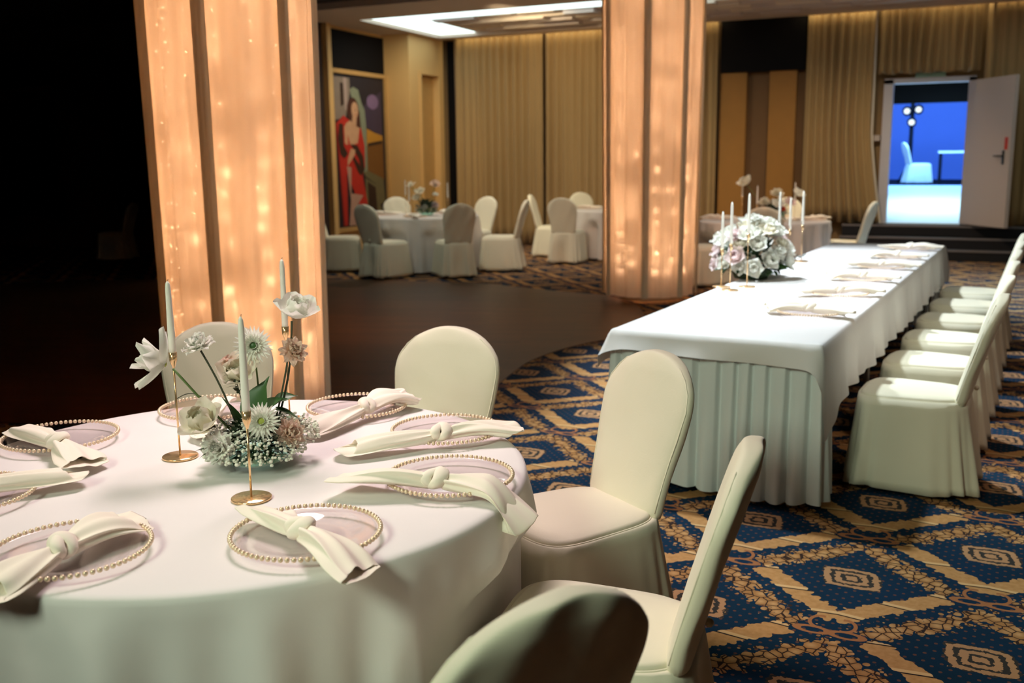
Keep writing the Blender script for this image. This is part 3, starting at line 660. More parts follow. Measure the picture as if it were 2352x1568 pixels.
# ------------------------------------------------------------------ chairs
def superell(a, hx, hy, e):
    c, s = math.cos(a), math.sin(a)
    return (math.copysign(abs(c) ** (2 / e), c) * hx, math.copysign(abs(s) ** (2 / e), s) * hy)
def interp(tab, x):
    for (a, b), (c, d) in zip(tab, tab[1:]):
        if x <= c:
            t = (x - a) / (c - a); t = t * t * (3 - 2 * t) * 0.35 + t * 0.65
            return b + (d - b) * t
    return tab[-1][1]
HW = [(0.40, 0.176), (0.47, 0.180), (0.60, 0.192), (0.72, 0.210), (0.79, 0.217), (0.84, 0.207), (0.88, 0.180), (0.91, 0.145), (0.935, 0.098), (0.948, 0.055), (0.953, 0.014)]
def backx(z): return -0.195 - 0.155 * ((z - 0.40) / 0.55) ** 1.15 if z > 0.40 else -0.195
def make_chair(seed=1, name='banquet_chair'):
    r = random.Random(seed)
    root = thing(name, (0, 0, 0), 0, 'x', 'chair')
    # back
    zs = [0.42, 0.47, 0.52, 0.58, 0.64, 0.70, 0.75, 0.79, 0.82, 0.845, 0.865, 0.885, 0.90, 0.912, 0.923, 0.932, 0.941, 0.948, 0.953]
    rings = []; N = 40
    for z in zs:
        hw = interp(HW, z); th = 0.034 if z < 0.9 else 0.034 * (0.55 + 0.45 * max(0.0, min(1, (0.953 - z) / 0.053)) ** 0.5)
        ring = []
        for j in range(N):
            a = 2 * PI * j / N
            yy, xx = superell(a, hw, th, 3.0)
            xx += 0.004 * math.sin(9 * yy / 0.2 + z * 20 + seed) * (1 if xx < 0 else 0.5)
            ring.append((backx(z) + xx, yy, z))
        rings.append(ring)
    mb = MB().loft(rings, True, True, True); back_o = mb.build('backrest', 'cover', root)
    # piping along the front outline of the back
    side = [(backx(z) + 0.0165, interp(HW, z) * 0.955, z - 0.006 * (z > .92)) for z in zs[1:]]
    path = side + [(x, -y, z) for x, y, z in reversed(side)]
    MB().tube(path, 0.0026, 6).build('piping', 'cover', back_o)
    sb = back_o.modifiers.new('smooth', 'SUBSURF'); sb.levels = 1; sb.render_levels = 1
    # seat
    NS = 72
    def out(a, g=0.0):
        x, y = superell(a, 0.225 + g, 0.222 + g, 4.2)
        y *= (0.84 + 0.17 * (x + 0.225) / 0.45)
        return x + 0.01, y
    rings = [[(*out(2 * PI * j / NS, gg), zz_) for j in range(NS)] for gg, zz_ in ((0.0, 0.43), (0.002, 0.455), (0.0, 0.464), (-0.010, 0.470), (-0.05, 0.476), (-0.13, 0.481), (-0.2, 0.482))]
    seat_o = MB().loft(rings, True, False, True).build('seat', 'cover', root)
    MB().tube([(*out(2 * PI * j / NS, 0.005), 0.455) for j in range(NS + 1)], 0.003, 6).build('piping', 'cover', seat_o)
    # skirt: flares, folds at the corners, box pleat behind
    NK = 144; rings = []; ph = r.uniform(0, 6)
    for i in range(-1, 13):
        t = max(0, i) / 12; ring = []
        for j in range(NK):
            a = 2 * PI * j / NK
            x, y = superell(a, 0.228, 0.225, 4.4); y *= (0.84 + 0.17 * (x + 0.225) / 0.45)
            rear = max(0.0, -math.cos(a))
            x -= (0.010 + 0.02 * t) * rear ** 0.5 if rear > 0 else 0
            fl = 0.012 + 0.050 * t ** 0.9
            corner = abs(math.sin(2 * a)) ** 3
            fold = t * (0.020 * corner * math.cos(11 * a + ph) + 0.007 * math.sin(23 * a + ph) + 0.010 * math.sin(7 * a + 2 * ph))
            ple = 0.0
            da = abs(((a - PI + PI) % (2 * PI)) - PI)
            if da < 0.16: ple = -0.055 * (1 - da / 0.16) * min(1, t * 1.6)
            k_ = 1 + (fl + fold + ple) / 0.26 - (0.10 if i < 0 else 0)
            ring.append((x * k_ + 0.01, y * k_, 0.452 - 0.425 * t + (0.006 * math.sin(6 * a + ph) if i == 12 else 0)))
        rings.append(ring)
    sk = MB().loft(rings, True).build('skirt', 'cover', root)
    sol = sk.modifiers.new('thickness', 'SOLIDIFY'); sol.thickness = 0.003
    for sx in (-0.185, 0.185):
        for sy in (-0.145, 0.145):
            MB().tube([(sx, sy, 0.0), (sx * 0.96, sy, 0.42)], 0.011, 8).build('leg', 'steel', root)
    MB().sphere((backx(0.50) - 0.045, 0, 0.50), 0.012, 8, 5).build('button', 'cover', back_o)
    return root
CH = [make_chair(s) for s in (1, 2, 3)]
for i_, c_ in enumerate(CH): c_['proto'] = i_
used = [False] * 3
ALLCH = []
def chair(i, x, y, deg, label, group, scale=1.0, z=0.0):
    i = i % 3
    o = place(CH[i], (x, y, z), math.radians(deg), label, group, scale, first=not used[i])
    used[i] = True; ALLCH.append(o)
    return o
G = 'covered chairs at the near round table'
chair(0, -1.07, 2.81, 236, 'ivory covered chair right of the near round table, its whole back and seat showing', G)
chair(1, -0.735, 2.115, 187, 'ivory covered chair seen from its side at the lower right of the near table', G)
chair(2, -0.80, 1.42, 150, 'ivory covered chair with its back to the camera at the bottom edge', G)
chair(3, -1.72, 2.93, 275, 'ivory covered chair with rounded back behind the near table, in front of the parquet', G)
chair(4, -2.45, 2.77, 312, 'ivory covered chair behind the near flower centrepiece, in front of the glowing column', G)
G = 'covered chairs along the long table'
TA = math.radians(-4.3)
ordn = ['nearest', 'second nearest', 'third nearest', 'fourth nearest', 'fifth nearest', 'farthest']
for i in range(6):
    yy = 5.02 + i * 0.80
    xx = -0.135 + (yy - 5.02) * 0.070
    chair(i, xx, yy, 180 - 4.3 + random.uniform(-2, 2), 'ivory covered chair along the right side of the long table, %s to the camera' % ordn[i], G)

TB = (-7.25, 12.75); TC = (-4.95, 15.35); TD = (-2.32, 13.05)
# ------------------------------------------------------------------ far chairs
S = 1.07
G = 'covered chairs in the far bay'
def around(c, ang, rad, turn=0): return (c[0] + rad * math.cos(math.radians(ang)), c[1] + rad * math.sin(math.radians(ang)), ang + 180 + turn)
for i, (x_, y_, d_, lb) in enumerate((
    (-7.22, 11.62, 76, 'ivory covered chair with its back to us, left front of the table by the painting'),
    (-6.34, 12.04, 130, 'ivory covered chair with its back to us, right front of the table by the painting'),
    (-8.29, 12.15, 30, 'ivory covered chair left of the table by the painting, half hidden by the nearer column'),
    (-8.10, 13.60, 315, 'ivory covered chair behind the table by the painting, below the frame'),
    (-6.98, 13.88, 255, 'ivory covered chair facing us at the right rear of the table by the painting'),
    (-6.05, 12.96, 194, 'ivory covered chair seen from the side at the right of the table by the painting'),
    (-5.55, 14.28, 98, 'ivory covered chair with its back to us at the table beside the curtain'),
    (-6.16, 15.18, 12, 'ivory covered chair facing right at the table beside the curtain'),
    (-5.85, 16.15, 318, 'ivory covered chair behind the table beside the curtain, only its top showing'),
    (-2.10, 11.95, 95, 'shaded ivory covered chair back behind the white bouquet'),
    (-2.28, 14.15, 268, 'ivory covered chair behind the flowers with red accents'),
    (-1.36, 13.42, 172, 'ivory covered chair standing left of the doorway steps'),
    (-2.95, 12.22, 50, 'ivory covered chair just right of the farther lit column'))):
    chair(i, x_, y_, d_, lb, G, S)
chair(2, -12.9, 12.3, 200, 'dim covered chair standing in the dark area at far left', None)
chair(0, -0.95, 24.7, 20, 'white covered chair in the blue lit room beyond the doorway', None, 1.0, 0.945)

# ------------------------------------------------------------------ tables and cloths
def folds(a, n, ph, sharp=1.5):
    s = 0.5 + 0.5 * math.sin(n * a + ph + 0.7 * math.sin(3 * a + ph))
    return s ** sharp
def round_cloth(R, h, zb, seed, m_, nf=15, amp=0.05, near=(), sc=1.0):
    r = random.Random(seed); ph = r.uniform(0, 6); N = 360; rings = []
    prof = [(R * 0.25, 0), (R * 0.6, 0), (R * 0.9, 0), (R - 0.022, 0), (R - 0.008, 0.0025), (R - 0.001, 0.009), (R + 0.002, 0.02)]
    for rr, dz in prof: rings.append([(rr * math.cos(2 * PI * j / N), rr * math.sin(2 * PI * j / N), h - dz) for j in range(N)])
    for i in range(1, 22):
        t = i / 21; ring = []
        for j in range(N):
            a = 2 * PI * j / N
            f = folds(a, nf, ph) * 0.75 + 0.25 * folds(a, nf * 2 + 3, ph * 2, 1)
            rr = R + 0.002 + t ** 0.6 * (amp * 1.35 * (f - 0.35)) + 0.03 * t
            zv = h - 0.02 - (h - 0.02 - zb) * t
            for (qx, qy, qd, qs) in near:   # the cloth gives way to chairs pushed under the table
                ca, sa = math.cos(qd), math.sin(qd)
                dx, dy = rr * math.cos(a) - qx, rr * math.sin(a) - qy
                lx, ly = dx * ca + dy * sa, -dx * sa + dy * ca
                cosr = -(math.cos(a) * ca + math.sin(a) * sa)
                if cosr < 0.3: continue
                wy = min(1, max(0, (0.46 * qs - abs(ly)) / (0.15 * qs))); wz = min(1, max(0, (0.62 - zv) / 0.11))
                wy = wy * wy * (3 - 2 * wy)
                rr -= max(0.0, 0.315 * qs - lx) / cosr * wy * wz
            ring.append((rr * math.cos(a), rr * math.sin(a), zv))
        rings.append(ring)
    mb = MB().loft(rings, True, True, False)
    return mb
def round_table(x, y, R, label, clabel, seed, m_='cloth', scale=1.0, amp=0.085):
    near = [((o.location.x - x) / scale, (o.location.y - y) / scale, o.rotation_euler.z, o.scale.x / scale) for o in ALLCH if math.hypot(o.location.x - x, o.location.y - y) < 1.5]
    t = thing('round_table', (x, y, 0), 0, label, 'table', 'round banquet tables')
    MB().lathe([(0.0, 0.70), (R - 0.02, 0.70), (R - 0.02, 0.742), (0.0, 0.742)], 48).build('tabletop', 'wall', t, False)
    for a in (45, 135, 225, 315):
        MB().tube([(0.45 * math.cos(math.radians(a)), 0.45 * math.sin(math.radians(a)), 0.0), (0.45 * math.cos(math.radians(a)), 0.45 * math.sin(math.radians(a)), 0.705)], 0.016).build('leg', 'steel', t)
    t.scale = (scale,) * 3
    c = round_cloth(R, 0.75, 0.035, seed, m_, amp=amp, near=near).build('tablecloth', m_, None, True, (x, y, 0)); c.scale = (scale,) * 3
    tag(c, clabel, 'tablecloth', 'cloths on the round tables')
    return t
T0 = (-1.776, 2.032)
round_table(*T0, 0.81, 'near round table set with glass chargers, hidden under its white cloth', 'white cloth draped over the near round table in the foreground', 4)
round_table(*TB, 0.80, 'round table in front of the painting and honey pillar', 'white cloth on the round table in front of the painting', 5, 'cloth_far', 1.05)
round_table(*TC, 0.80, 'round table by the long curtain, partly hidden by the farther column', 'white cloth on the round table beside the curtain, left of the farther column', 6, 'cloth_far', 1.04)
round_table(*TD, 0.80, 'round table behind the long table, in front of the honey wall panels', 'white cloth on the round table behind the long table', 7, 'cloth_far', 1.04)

# long table (local frame: x across, y along from the near end)
LX, LY = -1.005, 4.42; LW, LL = 1.0, 5.45
def L2W(x, y): 
    c, s = math.cos(TA), math.sin(TA)
    return (LX + x * c - y * s, LY + x * s + y * c)
lt = thing('long_table', (LX, LY, 0), TA, 'long banquet table running away on the right, hidden under white cloths', 'table')
MB().box(-LW / 2 + .02, LW / 2 - .02, 0.02, LL - .02, 0.72, 0.76).build('tabletop', 'wall', lt, False)
for sx in (-.42, .42):
    for sy in (0.15, 1.8, 3.6, 5.3): MB().tube([(sx, sy, 0), (sx, sy, .72)], 0.016).build('leg', 'steel', lt)
def perim(n_per_m=70):
    pts = []; hw = LW / 2
    segs = [((-hw, 0), (hw, 0), (0, -1)), ((hw, 0), (hw, LL), (1, 0)), ((hw, LL), (-hw, LL), (0, 1)), ((-hw, LL), (-hw, 0), (-1, 0))]
    for si, (a, b, nrm) in enumerate(segs):
        l = math.hypot(b[0] - a[0], b[1] - a[1]); n = int(l * n_per_m)
        for i in range(n):
            t = i / n
            nx, ny = nrm
            # turn the normal smoothly at the corners
            d0 = t * l; d1 = (1 - t) * l
            pn_ = segs[si - 1][2]; nn_ = segs[(si + 1) % 4][2]
            if d0 < 0.05: k_ = 0.5 - d0 / 0.1; nx = nx * (1 - k_) + pn_[0] * k_; ny = ny * (1 - k_) + pn_[1] * k_
            if d1 < 0.05: k_ = 0.5 - d1 / 0.1; nx = nx * (1 - k_) + nn_[0] * k_; ny = ny * (1 - k_) + nn_[1] * k_
            q = math.hypot(nx, ny)
            pts.append((a[0] + (b[0] - a[0]) * t, a[1] + (b[1] - a[1]) * t, nx / q, ny / q, si, d0, d1))
    return pts
def long_cloth():
    ps = perim(); rings = []
    def drop(si, d0, d1, i):
        w_ = 0.006 * math.sin(i * .05)
        if si == 0: return 0.105 + w_ + 0.05 * math.exp(-d0 / 0.03) - 0.035 * d1 + 0.30 * math.exp(-d1 / 0.012)
        if si == 1: return 0.30 + w_ + 0.12 * math.exp(-(d0 / 0.22) ** 2) + 0.04 * math.exp(-d1 / .1)
        if si == 2: return 0.22 + w_
        return 0.14 + w_ + 0.05 * math.exp(-d1 / 0.05)
    for ins, z in ((0.03, 0.772), (0.012, 0.771), (0.002, 0.766)):
        rings.append([(x - nx * ins, y - ny * ins, z) for x, y, nx, ny, *_ in ps])
    for k_ in range(1, 9):
        t = k_ / 8; ring = []
        for i, (x, y, nx, ny, si, d0, d1) in enumerate(ps):
            dp = drop(si, d0, d1, i)
            amp = 0.008 if si in (0, 3) else 0.011
            wv = amp * t * (math.sin(i * (.09 if si == 0 else .33)) + .8 * math.sin(i * .21 + 1) + .6 * math.sin(i * .083))
            cor = 0.05 * math.exp(-min(d0, d1) / 0.06)
            o_ = 0.006 + t * (0.026 + wv + cor * .6)
            ring.append((x + nx * o_, y + ny * o_, 0.762 - (dp) * t))
        rings.append(ring)
    o = MB().loft(rings, True, True, False).build('tablecloth', 'cloth', None, True, (LX, LY, 0), (0, 0, TA))
    return tag(o, 'bright white cloth covering the long table with pleated skirting below', 'tablecloth')
long_cloth()
def skirting():
    ps = perim(230); rings = []
    use = [p for p in ps if p[4] in (2, 3)] + [p for p in ps if p[4] == 0] + [p for p in ps if p[4] == 1 and p[5] < 0.22]
    r = random.Random(4); pos = 0; prev = None; s_ = []
    for p in use:
        if prev: pos += math.hypot(p[0] - prev[0], p[1] - prev[1])
        prev = p; s_.append(pos)
    P_ = 0.088
    for k_ in range(15):
        t = k_ / 14; ring = []
        for (x, y, nx, ny, si, d0, d1), ss in zip(use, s_):
            q = (ss / P_ + 0.35 * math.sin(ss * 5.1) + 0.2 * math.sin(ss * 13.3)) % 1
            prof = (q / 0.80) ** 0.6 if q < 0.80 else (1 - (q - 0.80) / 0.20) ** 1.5
            bot = abs(math.sin(PI * q)) ** 0.7
            wav = 0.5 + 0.5 * math.sin(2 * PI * ss / (P_ * 2.37) + 1.2)
            o_ = -0.026 + 0.028 * prof * (1 - t) + t * (0.050 * bot * (0.55 + 0.6 * wav) + 0.012 * prof + 0.012)
            ring.append((x + nx * o_, y + ny * o_, 0.745 - (0.715 + 0.012 * math.sin(ss * 9)) * t))
        rings.append(ring)
    o = MB().loft(rings, False).build('table_skirting', 'skirt', None, True, (LX, LY, 0), (0, 0, TA))
    return tag(o, 'pale pleated skirting hanging around the near end of the long table', 'table skirt')
skirting()

# ------------------------------------------------------------------ chargers and napkins
def make_charger():
    root = thing('charger_plate', (0, 0, 0), 0, 'x', 'plate')
    prof = [(0.0, 0.003), (0.085, 0.003), (0.100, 0.005), (0.118, 0.012), (0.150, 0.020), (0.159, 0.021), (0.1595, 0.0235), (0.150, 0.0225), (0.117, 0.0150), (0.099, 0.0080), (0.085, 0.0060), (0.0, 0.0060)]
    MB().lathe(prof, 64).build('plate_glass', 'glass', root)
    b = MB(); n = 74
    for i in range(n):
        a = 2 * PI * i / n; b.sphere((0.1635 * math.cos(a), 0.1635 * math.sin(a), 0.0225), 0.0060, 8, 5)
    b.build('bead_rim', 'bead', root)
    return root
PLATE = make_charger(); plate_used = [False]
def charger(x, y, z, label, group, scale=1.0):
    o = place(PLATE, (x, y, z), random.uniform(0, 6), label, group, scale, first=not plate_used[0]); plate_used[0] = True
    return o
def napkin_mesh(la, lb, seed, dropA=0.0, dropB=0.0, wA=1.0, wB=1.0, archA=0.0, archB=0.0, table=0.0):
    """knotted napkin along local x, knot at the origin; z is height above the plate"""
    r = random.Random(seed); mb = MB(); N = 36
    for sgn, ln, dr, wm, arch in ((-1, la, dropA, wA, archA), (1, lb, dropB, wB, archB)):
        ph = r.uniform(0, 6); bend = r.uniform(-.05, .05); rings = []; M_ = 18
        tw = r.uniform(-.5, .5)
        def centre(s): return Vector((sgn * (0.012 + s * ln), bend * s * s, 0.022 + arch * math.sin(PI * min(1, s * 1.1)) - 0.004 * s - dr * max(0, (s - 0.55) / 0.45) ** 1.6))
        for i in range(M_ + 1):
            s = i / M_; c = centre(s)
            hw = (0.015 + 0.042 * s ** 0.8) * wm * (1 - 0.12 * max(0, s - .8) / .2); hh = (0.016 + 0.007 * math.sin(PI * s)) * (1.0 - 0.45 * s) * (0.85 + 0.3 * wm * .5)
            ring = []
            for j in range(N):
                a = 2 * PI * j / N
                k_ = 1 + 0.15 * (1 - 0.45 * s) * math.sin(5 * a + ph + 2 * s) + 0.07 * math.sin(9 * a + 2 * ph)
                yy = hw * math.cos(a) * k_; z_ = hh * math.sin(a) * k_
                z_ += 0.012 * s * math.sin(2.2 * math.cos(a) + ph + tw * s) + 0.0045 * math.sin(7.5 * math.cos(a) + ph * 2 + 3 * s) * (1 if math.sin(a) > 0 else 0.4)
                skew = sgn * s ** 4 * 0.035 * (math.cos(a + ph))
                pz = c.z + z_
                fl_ = (0.002 if dr < 0.03 else -0.2)
                ring.append((c.x + skew, c.y + yy, max(pz, fl_)))
            rings.append(ring)
        last = rings[-1]; cx_ = sum(p[0] for p in last) / N; cy_ = sum(p[1] for p in last) / N; cz_ = sum(p[2] for p in last) / N
        for back, sc in ((0.0, 0.90), (0.02, 0.80), (0.05, 0.6), (0.07, 0.3)):
            rings.append([(cx_ + (p[0] - cx_) * sc - sgn * back, cy_ + (p[1] - cy_) * sc, cz_ + (p[2] - cz_) * sc) for p in last])
        mb.loft(rings, True, True, False)
    # knot: a fat wrapped band plus crossing folds
    k0 = len(mb.v)
    for q in range(2):
        rings = []; n = 26
        for i in range(n):
            a = 2 * PI * i / n
            ring = []
            for j in range(10):
                b_ = 2 * PI * j / 10
                rad = 0.015 + (0.011 + 0.003 * math.sin(2 * a + q)) * math.cos(b_) * (1 + .15 * math.sin(3 * b_ + a))
                ring.append(((0.022 - 0.006 * q) * math.sin(b_) + 0.010 * math.sin(a + q * 2), rad * 1.25 * math.cos(a), rad * math.sin(a)))
            rings.append(ring)
        rings.append(rings[0])
        k1 = len(mb.v); mb.loft(rings, True)
        mb.xf(Matrix.Translation((0.004 * (1 - 2 * q), 0, 0.032)) @ Matrix.Rotation(math.radians(24 - 52 * q), 4, 'Z'), k1)
    return mb
def napkin(A, B, fk, zbase, seed, label, group, **kw):
    A = Vector((*A, 0)); B = Vector((*B, 0)); K = A.lerp(B, fk); d = B - A
    o = napkin_mesh((K - A).length, (B - K).length, seed, **kw).build('napkin', 'napkin', None, True, (K.x, K.y, zbase), (0, 0, math.atan2(d.y, d.x)))
    ss = o.modifiers.new('smooth', 'SUBSURF'); ss.levels = 1; ss.render_levels = 1
    return tag(o, label, 'napkin', group)
TZ = 0.752
PL = [((-1.272, 1.682), 'glass charger with gold beaded rim at the front right of the near table'),
      ((-1.163, 2.153), 'beaded glass charger at the right edge of the near table, napkin end hanging over'),
      ((-1.385, 2.547), 'beaded glass charger in front of the rounded chair back, second right'),
      ((-1.800, 2.690), 'beaded glass charger on the far side, just right of the flowers'),
      ((-2.244, 2.484), 'beaded glass charger behind the flower centrepiece on the near table'),
      ((-2.429, 2.035), 'beaded glass charger at the far left of the near table by the dark floor'),
      ((-2.215, 1.555), 'beaded glass charger cut by the left picture edge, middle of three'),
      ((-1.680, 1.405), 'beaded glass charger at the front left corner of the picture')]
for (p, lb) in PL: charger(*p, TZ, lb, 'chargers on the near round table')
NG = 'knotted napkins on the near round table'
zn = TZ + 0.008
napkin((-1.427, 1.735), (-1.045, 1.545), 0.42, zn, 11, 'knotted cream napkin on the front right charger, pointing towards the camera', NG, dropB=0.01, wA=1.15, wB=1.2, archB=0.012)
napkin((-1.370, 1.985), (-0.945, 2.118), 0.52, zn + 0.006, 12, 'knotted cream napkin whose right end hangs over the table edge', NG, dropB=0.075, wA=1.25, wB=1.15, archA=0.012)
napkin((-1.520, 2.232), (-1.200, 2.590), 0.56, zn + 0.006, 13, 'knotted cream napkin lying left to right on the charger before the rounded chair', NG, dropA=0.006, archB=0.014)
napkin((-1.738, 2.340), (-1.698, 2.815), 0.58, zn + 0.006, 14, 'knotted cream napkin on the charger just right of the flowers', NG, wB=1.35, archB=0.022)
napkin((-2.189, 2.498), (-2.055, 2.190), 0.5, zn + 0.006, 15, 'knotted blush napkin half hidden behind the flower centrepiece', NG, wA=1.3, archA=0.02)
napkin((-2.545, 2.02), (-2.110, 1.850), 0.52, zn + 0.006, 16, 'knotted cream napkin at the far left of the near table', NG, wB=1.4, wA=1.2)
napkin((-2.320, 1.42), (-2.045, 1.735), 0.40, zn + 0.006, 17, 'cream napkin entering from the left picture edge', NG, wB=0.9)
napkin((-1.635, 1.170), (-1.675, 1.555), 0.50, zn + 0.006, 18, 'knotted cream napkin on the front left charger', NG, wA=1.2, wB=1.35, archB=0.012)
# settings on the long table
NP = napkin_mesh(0.2, 0.2, 31, wA=1.1, wB=1.1, archA=.01); nm_ = NP.build('napkin', 'napkin'); nm2 = napkin_mesh(0.21, 0.22, 37, wA=1.25, wB=1.1, archB=.02).build('napkin', 'napkin')
tag(nm_, cat='napkin'); tag(nm2, cat='napkin'); nused = [False, False]
def far_napkin(i, x, y, z, deg, label, group, scale=1.0):
    p = (nm_, nm2)[i % 2]
    o = p if not nused[i % 2] else p.copy()
    if nused[i % 2]: col.objects.link(o)
    nused[i % 2] = True
    o.location = (x, y, z); o.rotation_euler = (0, 0, math.radians(deg)); o.scale = (scale,) * 3
    return tag(o, label, 'napkin', group)
for i in range(6):
    lx_, ly_ = L2W(0.27, 0.80 + i * 0.80)
    charger(lx_, ly_, 0.774, 'glass charger on the long table, %s place to the camera' % ordn[i], 'chargers on the long table')
    far_napkin(i, lx_, ly_, 0.785, random.uniform(-12, 12), 'knotted napkin on the long table, %s place to the camera' % ordn[i], 'napkins on the long table', 1.0)
for nmT, (tx, ty), sc, z0 in (('table in front of the painting', TB, 1.05, 0.79), ('table beside the curtain', TC, 1.04, 0.782), ('table behind the long table', TD, 1.04, 0.782)):
    for k_, (a, sd) in enumerate(((-70, 'near side'), (5, 'right side'), (85, 'far side'), (185, 'left side'))):
        px, py = tx + 0.6 * math.cos(math.radians(a)), ty + 0.6 * math.sin(math.radians(a))
        charger(px, py, z0, 'beaded glass charger at the %s of the round %s' % (sd, nmT), 'chargers on the round ' + nmT)
        far_napkin(k_, px, py, z0 + 0.012, a + 20, 'knotted napkin at the %s of the round %s' % (sd, nmT), 'napkins on the round ' + nmT)

# ------------------------------------------------------------------ candles in slender holders
def candle_holder(x, y, z, hs, hc, label, group, br=0.05):
    t = thing('candle_holder', (x, y, z), 0, label, 'candle holder', group)
    MB().lathe([(0.0, 0.0), (br, 0.0), (br, 0.004), (br * .97, 0.0055), (0.0, 0.0055)], 40).build('base', 'gold', t)
    MB().tube([(0, 0, 0.004), (0, 0, hs - .035)], 0.0028, 10).build('stick', 'gold', t)
    MB().lathe([(0.003, hs - .045), (0.006, hs - .036), (0.0105, hs - .024), (0.0115, hs), (0.0105, hs), (0.0095, hs - .02), (0.0, hs - .02)], 20).build('cup', 'gold', t)
    c = thing('taper_candle', (x, y, z + hs - 0.02), 0, label.replace('slender gold candle holder', 'white taper candle').replace(' on the round ', ' on '), 'candle', group.replace('holders', 'candles'))
    MB().lathe([(0.0, 0.0), (0.0098, 0.0), (0.0102, 0.06), (0.0075, hc * .9), (0.006, hc * .97), (0.002, hc), (0, hc)], 18).build('wax', 'candle', c)
    MB().tube([(0, 0, hc - .004), (0.002, 0.001, hc + .006)], 0.0009, 5).build('wick', 'wick', c)
    return t
HG = 'gold candle holders on the near round table'
candle_holder(-1.985, 2.06, TZ, 0.305, 0.22, 'slender gold candle holder left of the flowers on the near table', HG)
candle_holder(-1.565, 1.855, TZ, 0.225, 0.255, 'slender gold candle holder in front of the flowers on the near table', HG)
candle_holder(-1.94, 2.51, TZ, 0.31, 0.235, 'slender gold candle holder behind the flowers on the near table', HG)
HG = 'gold candle holders on the long table'
for (x_, y_, zt, zb_, lb) in ((-1.35, 6.17, 1.237, 1.005, 'leftmost of six by the white bouquet'), (-1.265, 6.03, 1.303, 1.05, 'second from the left by the white bouquet'), (-1.20, 6.23, 1.349, 1.10, 'third from the left by the white bouquet'),
                          (-1.30, 8.0, 1.30, 1.04, 'fourth from the left by the white bouquet'), (-1.22, 8.02, 1.254, 1.003, 'fifth from the left by the white bouquet'), (-1.11, 7.92, 1.31, 1.048, 'rightmost of six by the white bouquet')):
    candle_holder(x_, y_, 0.774, zb_ - 0.774 + .01, zt - zb_ + .02, 'slender gold candle holder on the long table, ' + lb, HG, 0.055)
HG = 'gold candle holders on the far round tables'
for (tx, ty), z0, lb in ((TB, 0.79, 'table in front of the painting'), (TC, 0.782, 'table beside the curtain'), (TD, 0.782, 'table behind the long table')):
    for k_, (dx, dy, a, b_) in enumerate(((-.30, .04, .30, .24), (-.04, -.30, .22, .25), (.36, .14, .26, .24))):
        candle_holder(tx + dx, ty + dy, z0, a, b_, 'slender gold candle holder on the round %s, %s' % (lb, ('left one', 'front one', 'right one')[k_]), HG)

# ------------------------------------------------------------------ flowers
def petal(mb, L, W, curl, cup, M, tip=1.0, ruf=0.0, seed=0, k=0, nu=5, nv=5):
    """petal growing along +x from the origin, curling up in z"""
    r = random.Random(seed); v = []
    for i in range(nu + 1):
        u = i / nu
        w_ = W * (math.sin(PI * min(1, 0.12 + 0.80 * u ** 0.9)) ** 0.8) * (1 - (1 - tip) * u ** 3)
        ang = curl * u
        x_ = L * (math.sin(ang) / curl if abs(curl) > 1e-3 else u) if abs(curl) > 1e-3 else L * u
        z_ = L * ((1 - math.cos(ang)) / curl) if abs(curl) > 1e-3 else 0
        for j in range(nv + 1):
            q = j / nv * 2 - 1
            zz_ = z_ + cup * W * q * q + (ruf * math.sin(9 * q + r.uniform(0, 6)) * u ** 2 if ruf else 0)
            v.append(M @ Vector((x_ - (abs(q) ** 2) * L * .10 * u, w_ * q, zz_)))
    f = [(i * (nv + 1) + j, i * (nv + 1) + j + 1, (i + 1) * (nv + 1) + j + 1, (i + 1) * (nv + 1) + j) for i in range(nu) for j in range(nv)]
    mb.add(v, f, k)
def Mdir(d, loc=(0, 0, 0), spin=0):
    q = Vector(d).to_track_quat('Z', 'Y').to_matrix().to_4x4()
    return Matrix.Translation(loc) @ q @ Matrix.Rotation(spin, 4, 'Z')
RX = lambda a: Matrix.Rotation(a, 4, 'Y')
RZ = lambda a: Matrix.Rotation(a, 4, 'Z')
def rose_mesh(R=0.045, seed=1, openness=1.0):
    r = random.Random(seed); mb = MB()
    for ring, (n, L, el, cu) in enumerate(((3, .60, 84, .25), (4, .74, 78, .35), (5, .88, 70, .3), (6, 1.0, 58, .1), (5, 1.1, 34, -.3))):
        for i in range(n):
            a = 2 * PI * (i + .37 * ring) / n + r.uniform(-.15, .15)
            e = math.radians(el * (1.15 - .25 * openness)) + r.uniform(-.08, .08)
            M = RZ(a) @ Matrix.Translation((R * .07 * ring, 0, 0)) @ RX(-e)
            petal(mb, R * L * 1.25, R * (.36 + .09 * ring), -cu + .9 * (ring < 4), .30, M, 1.0, R * .03, r.random())
    return mb
def carnation_mesh(R=0.032, seed=1):
    r = random.Random(seed); mb = MB()
    for ring, (n, L, el) in enumerate(((8, .8, 78), (12, .95, 58), (14, 1.0, 36), (12, 1.0, 12))):
        for i in range(n):
            a = 2 * PI * (i + .5 * ring) / n + r.uniform(-.15, .15)
            M = RZ(a) @ RX(-math.radians(el) + r.uniform(-.12, .12))
            petal(mb, R * L * r.uniform(.9, 1.1), R * .30, r.uniform(-.3, .5), .1, M, 1.1, R * .10, r.random(), 0, 4, 6)
    return mb
def daisy_mesh(R=0.038, seed=1):
    r = random.Random(seed); mb = MB()
    for ring, (n, L, el) in enumerate(((26, 1.0, 4), (22, .88, 20), (18, .66, 40), (12, .45, 60))):
        for i in range(n):
            a = 2 * PI * (i + .5 * ring) / n + r.uniform(-.06, .06)
            M = RZ(a) @ Matrix.Translation((R * .1, 0, 0)) @ RX(-math.radians(el) + r.uniform(-.08, .08))
            petal(mb, R * L * .92, R * .095, .35, .35, M, .9, 0, r.random(), 0, 4, 3)
    mb.sphere((0, 0, R * .10), R * .2, 10, 6, 1, (1, 1, .6))
    return mb
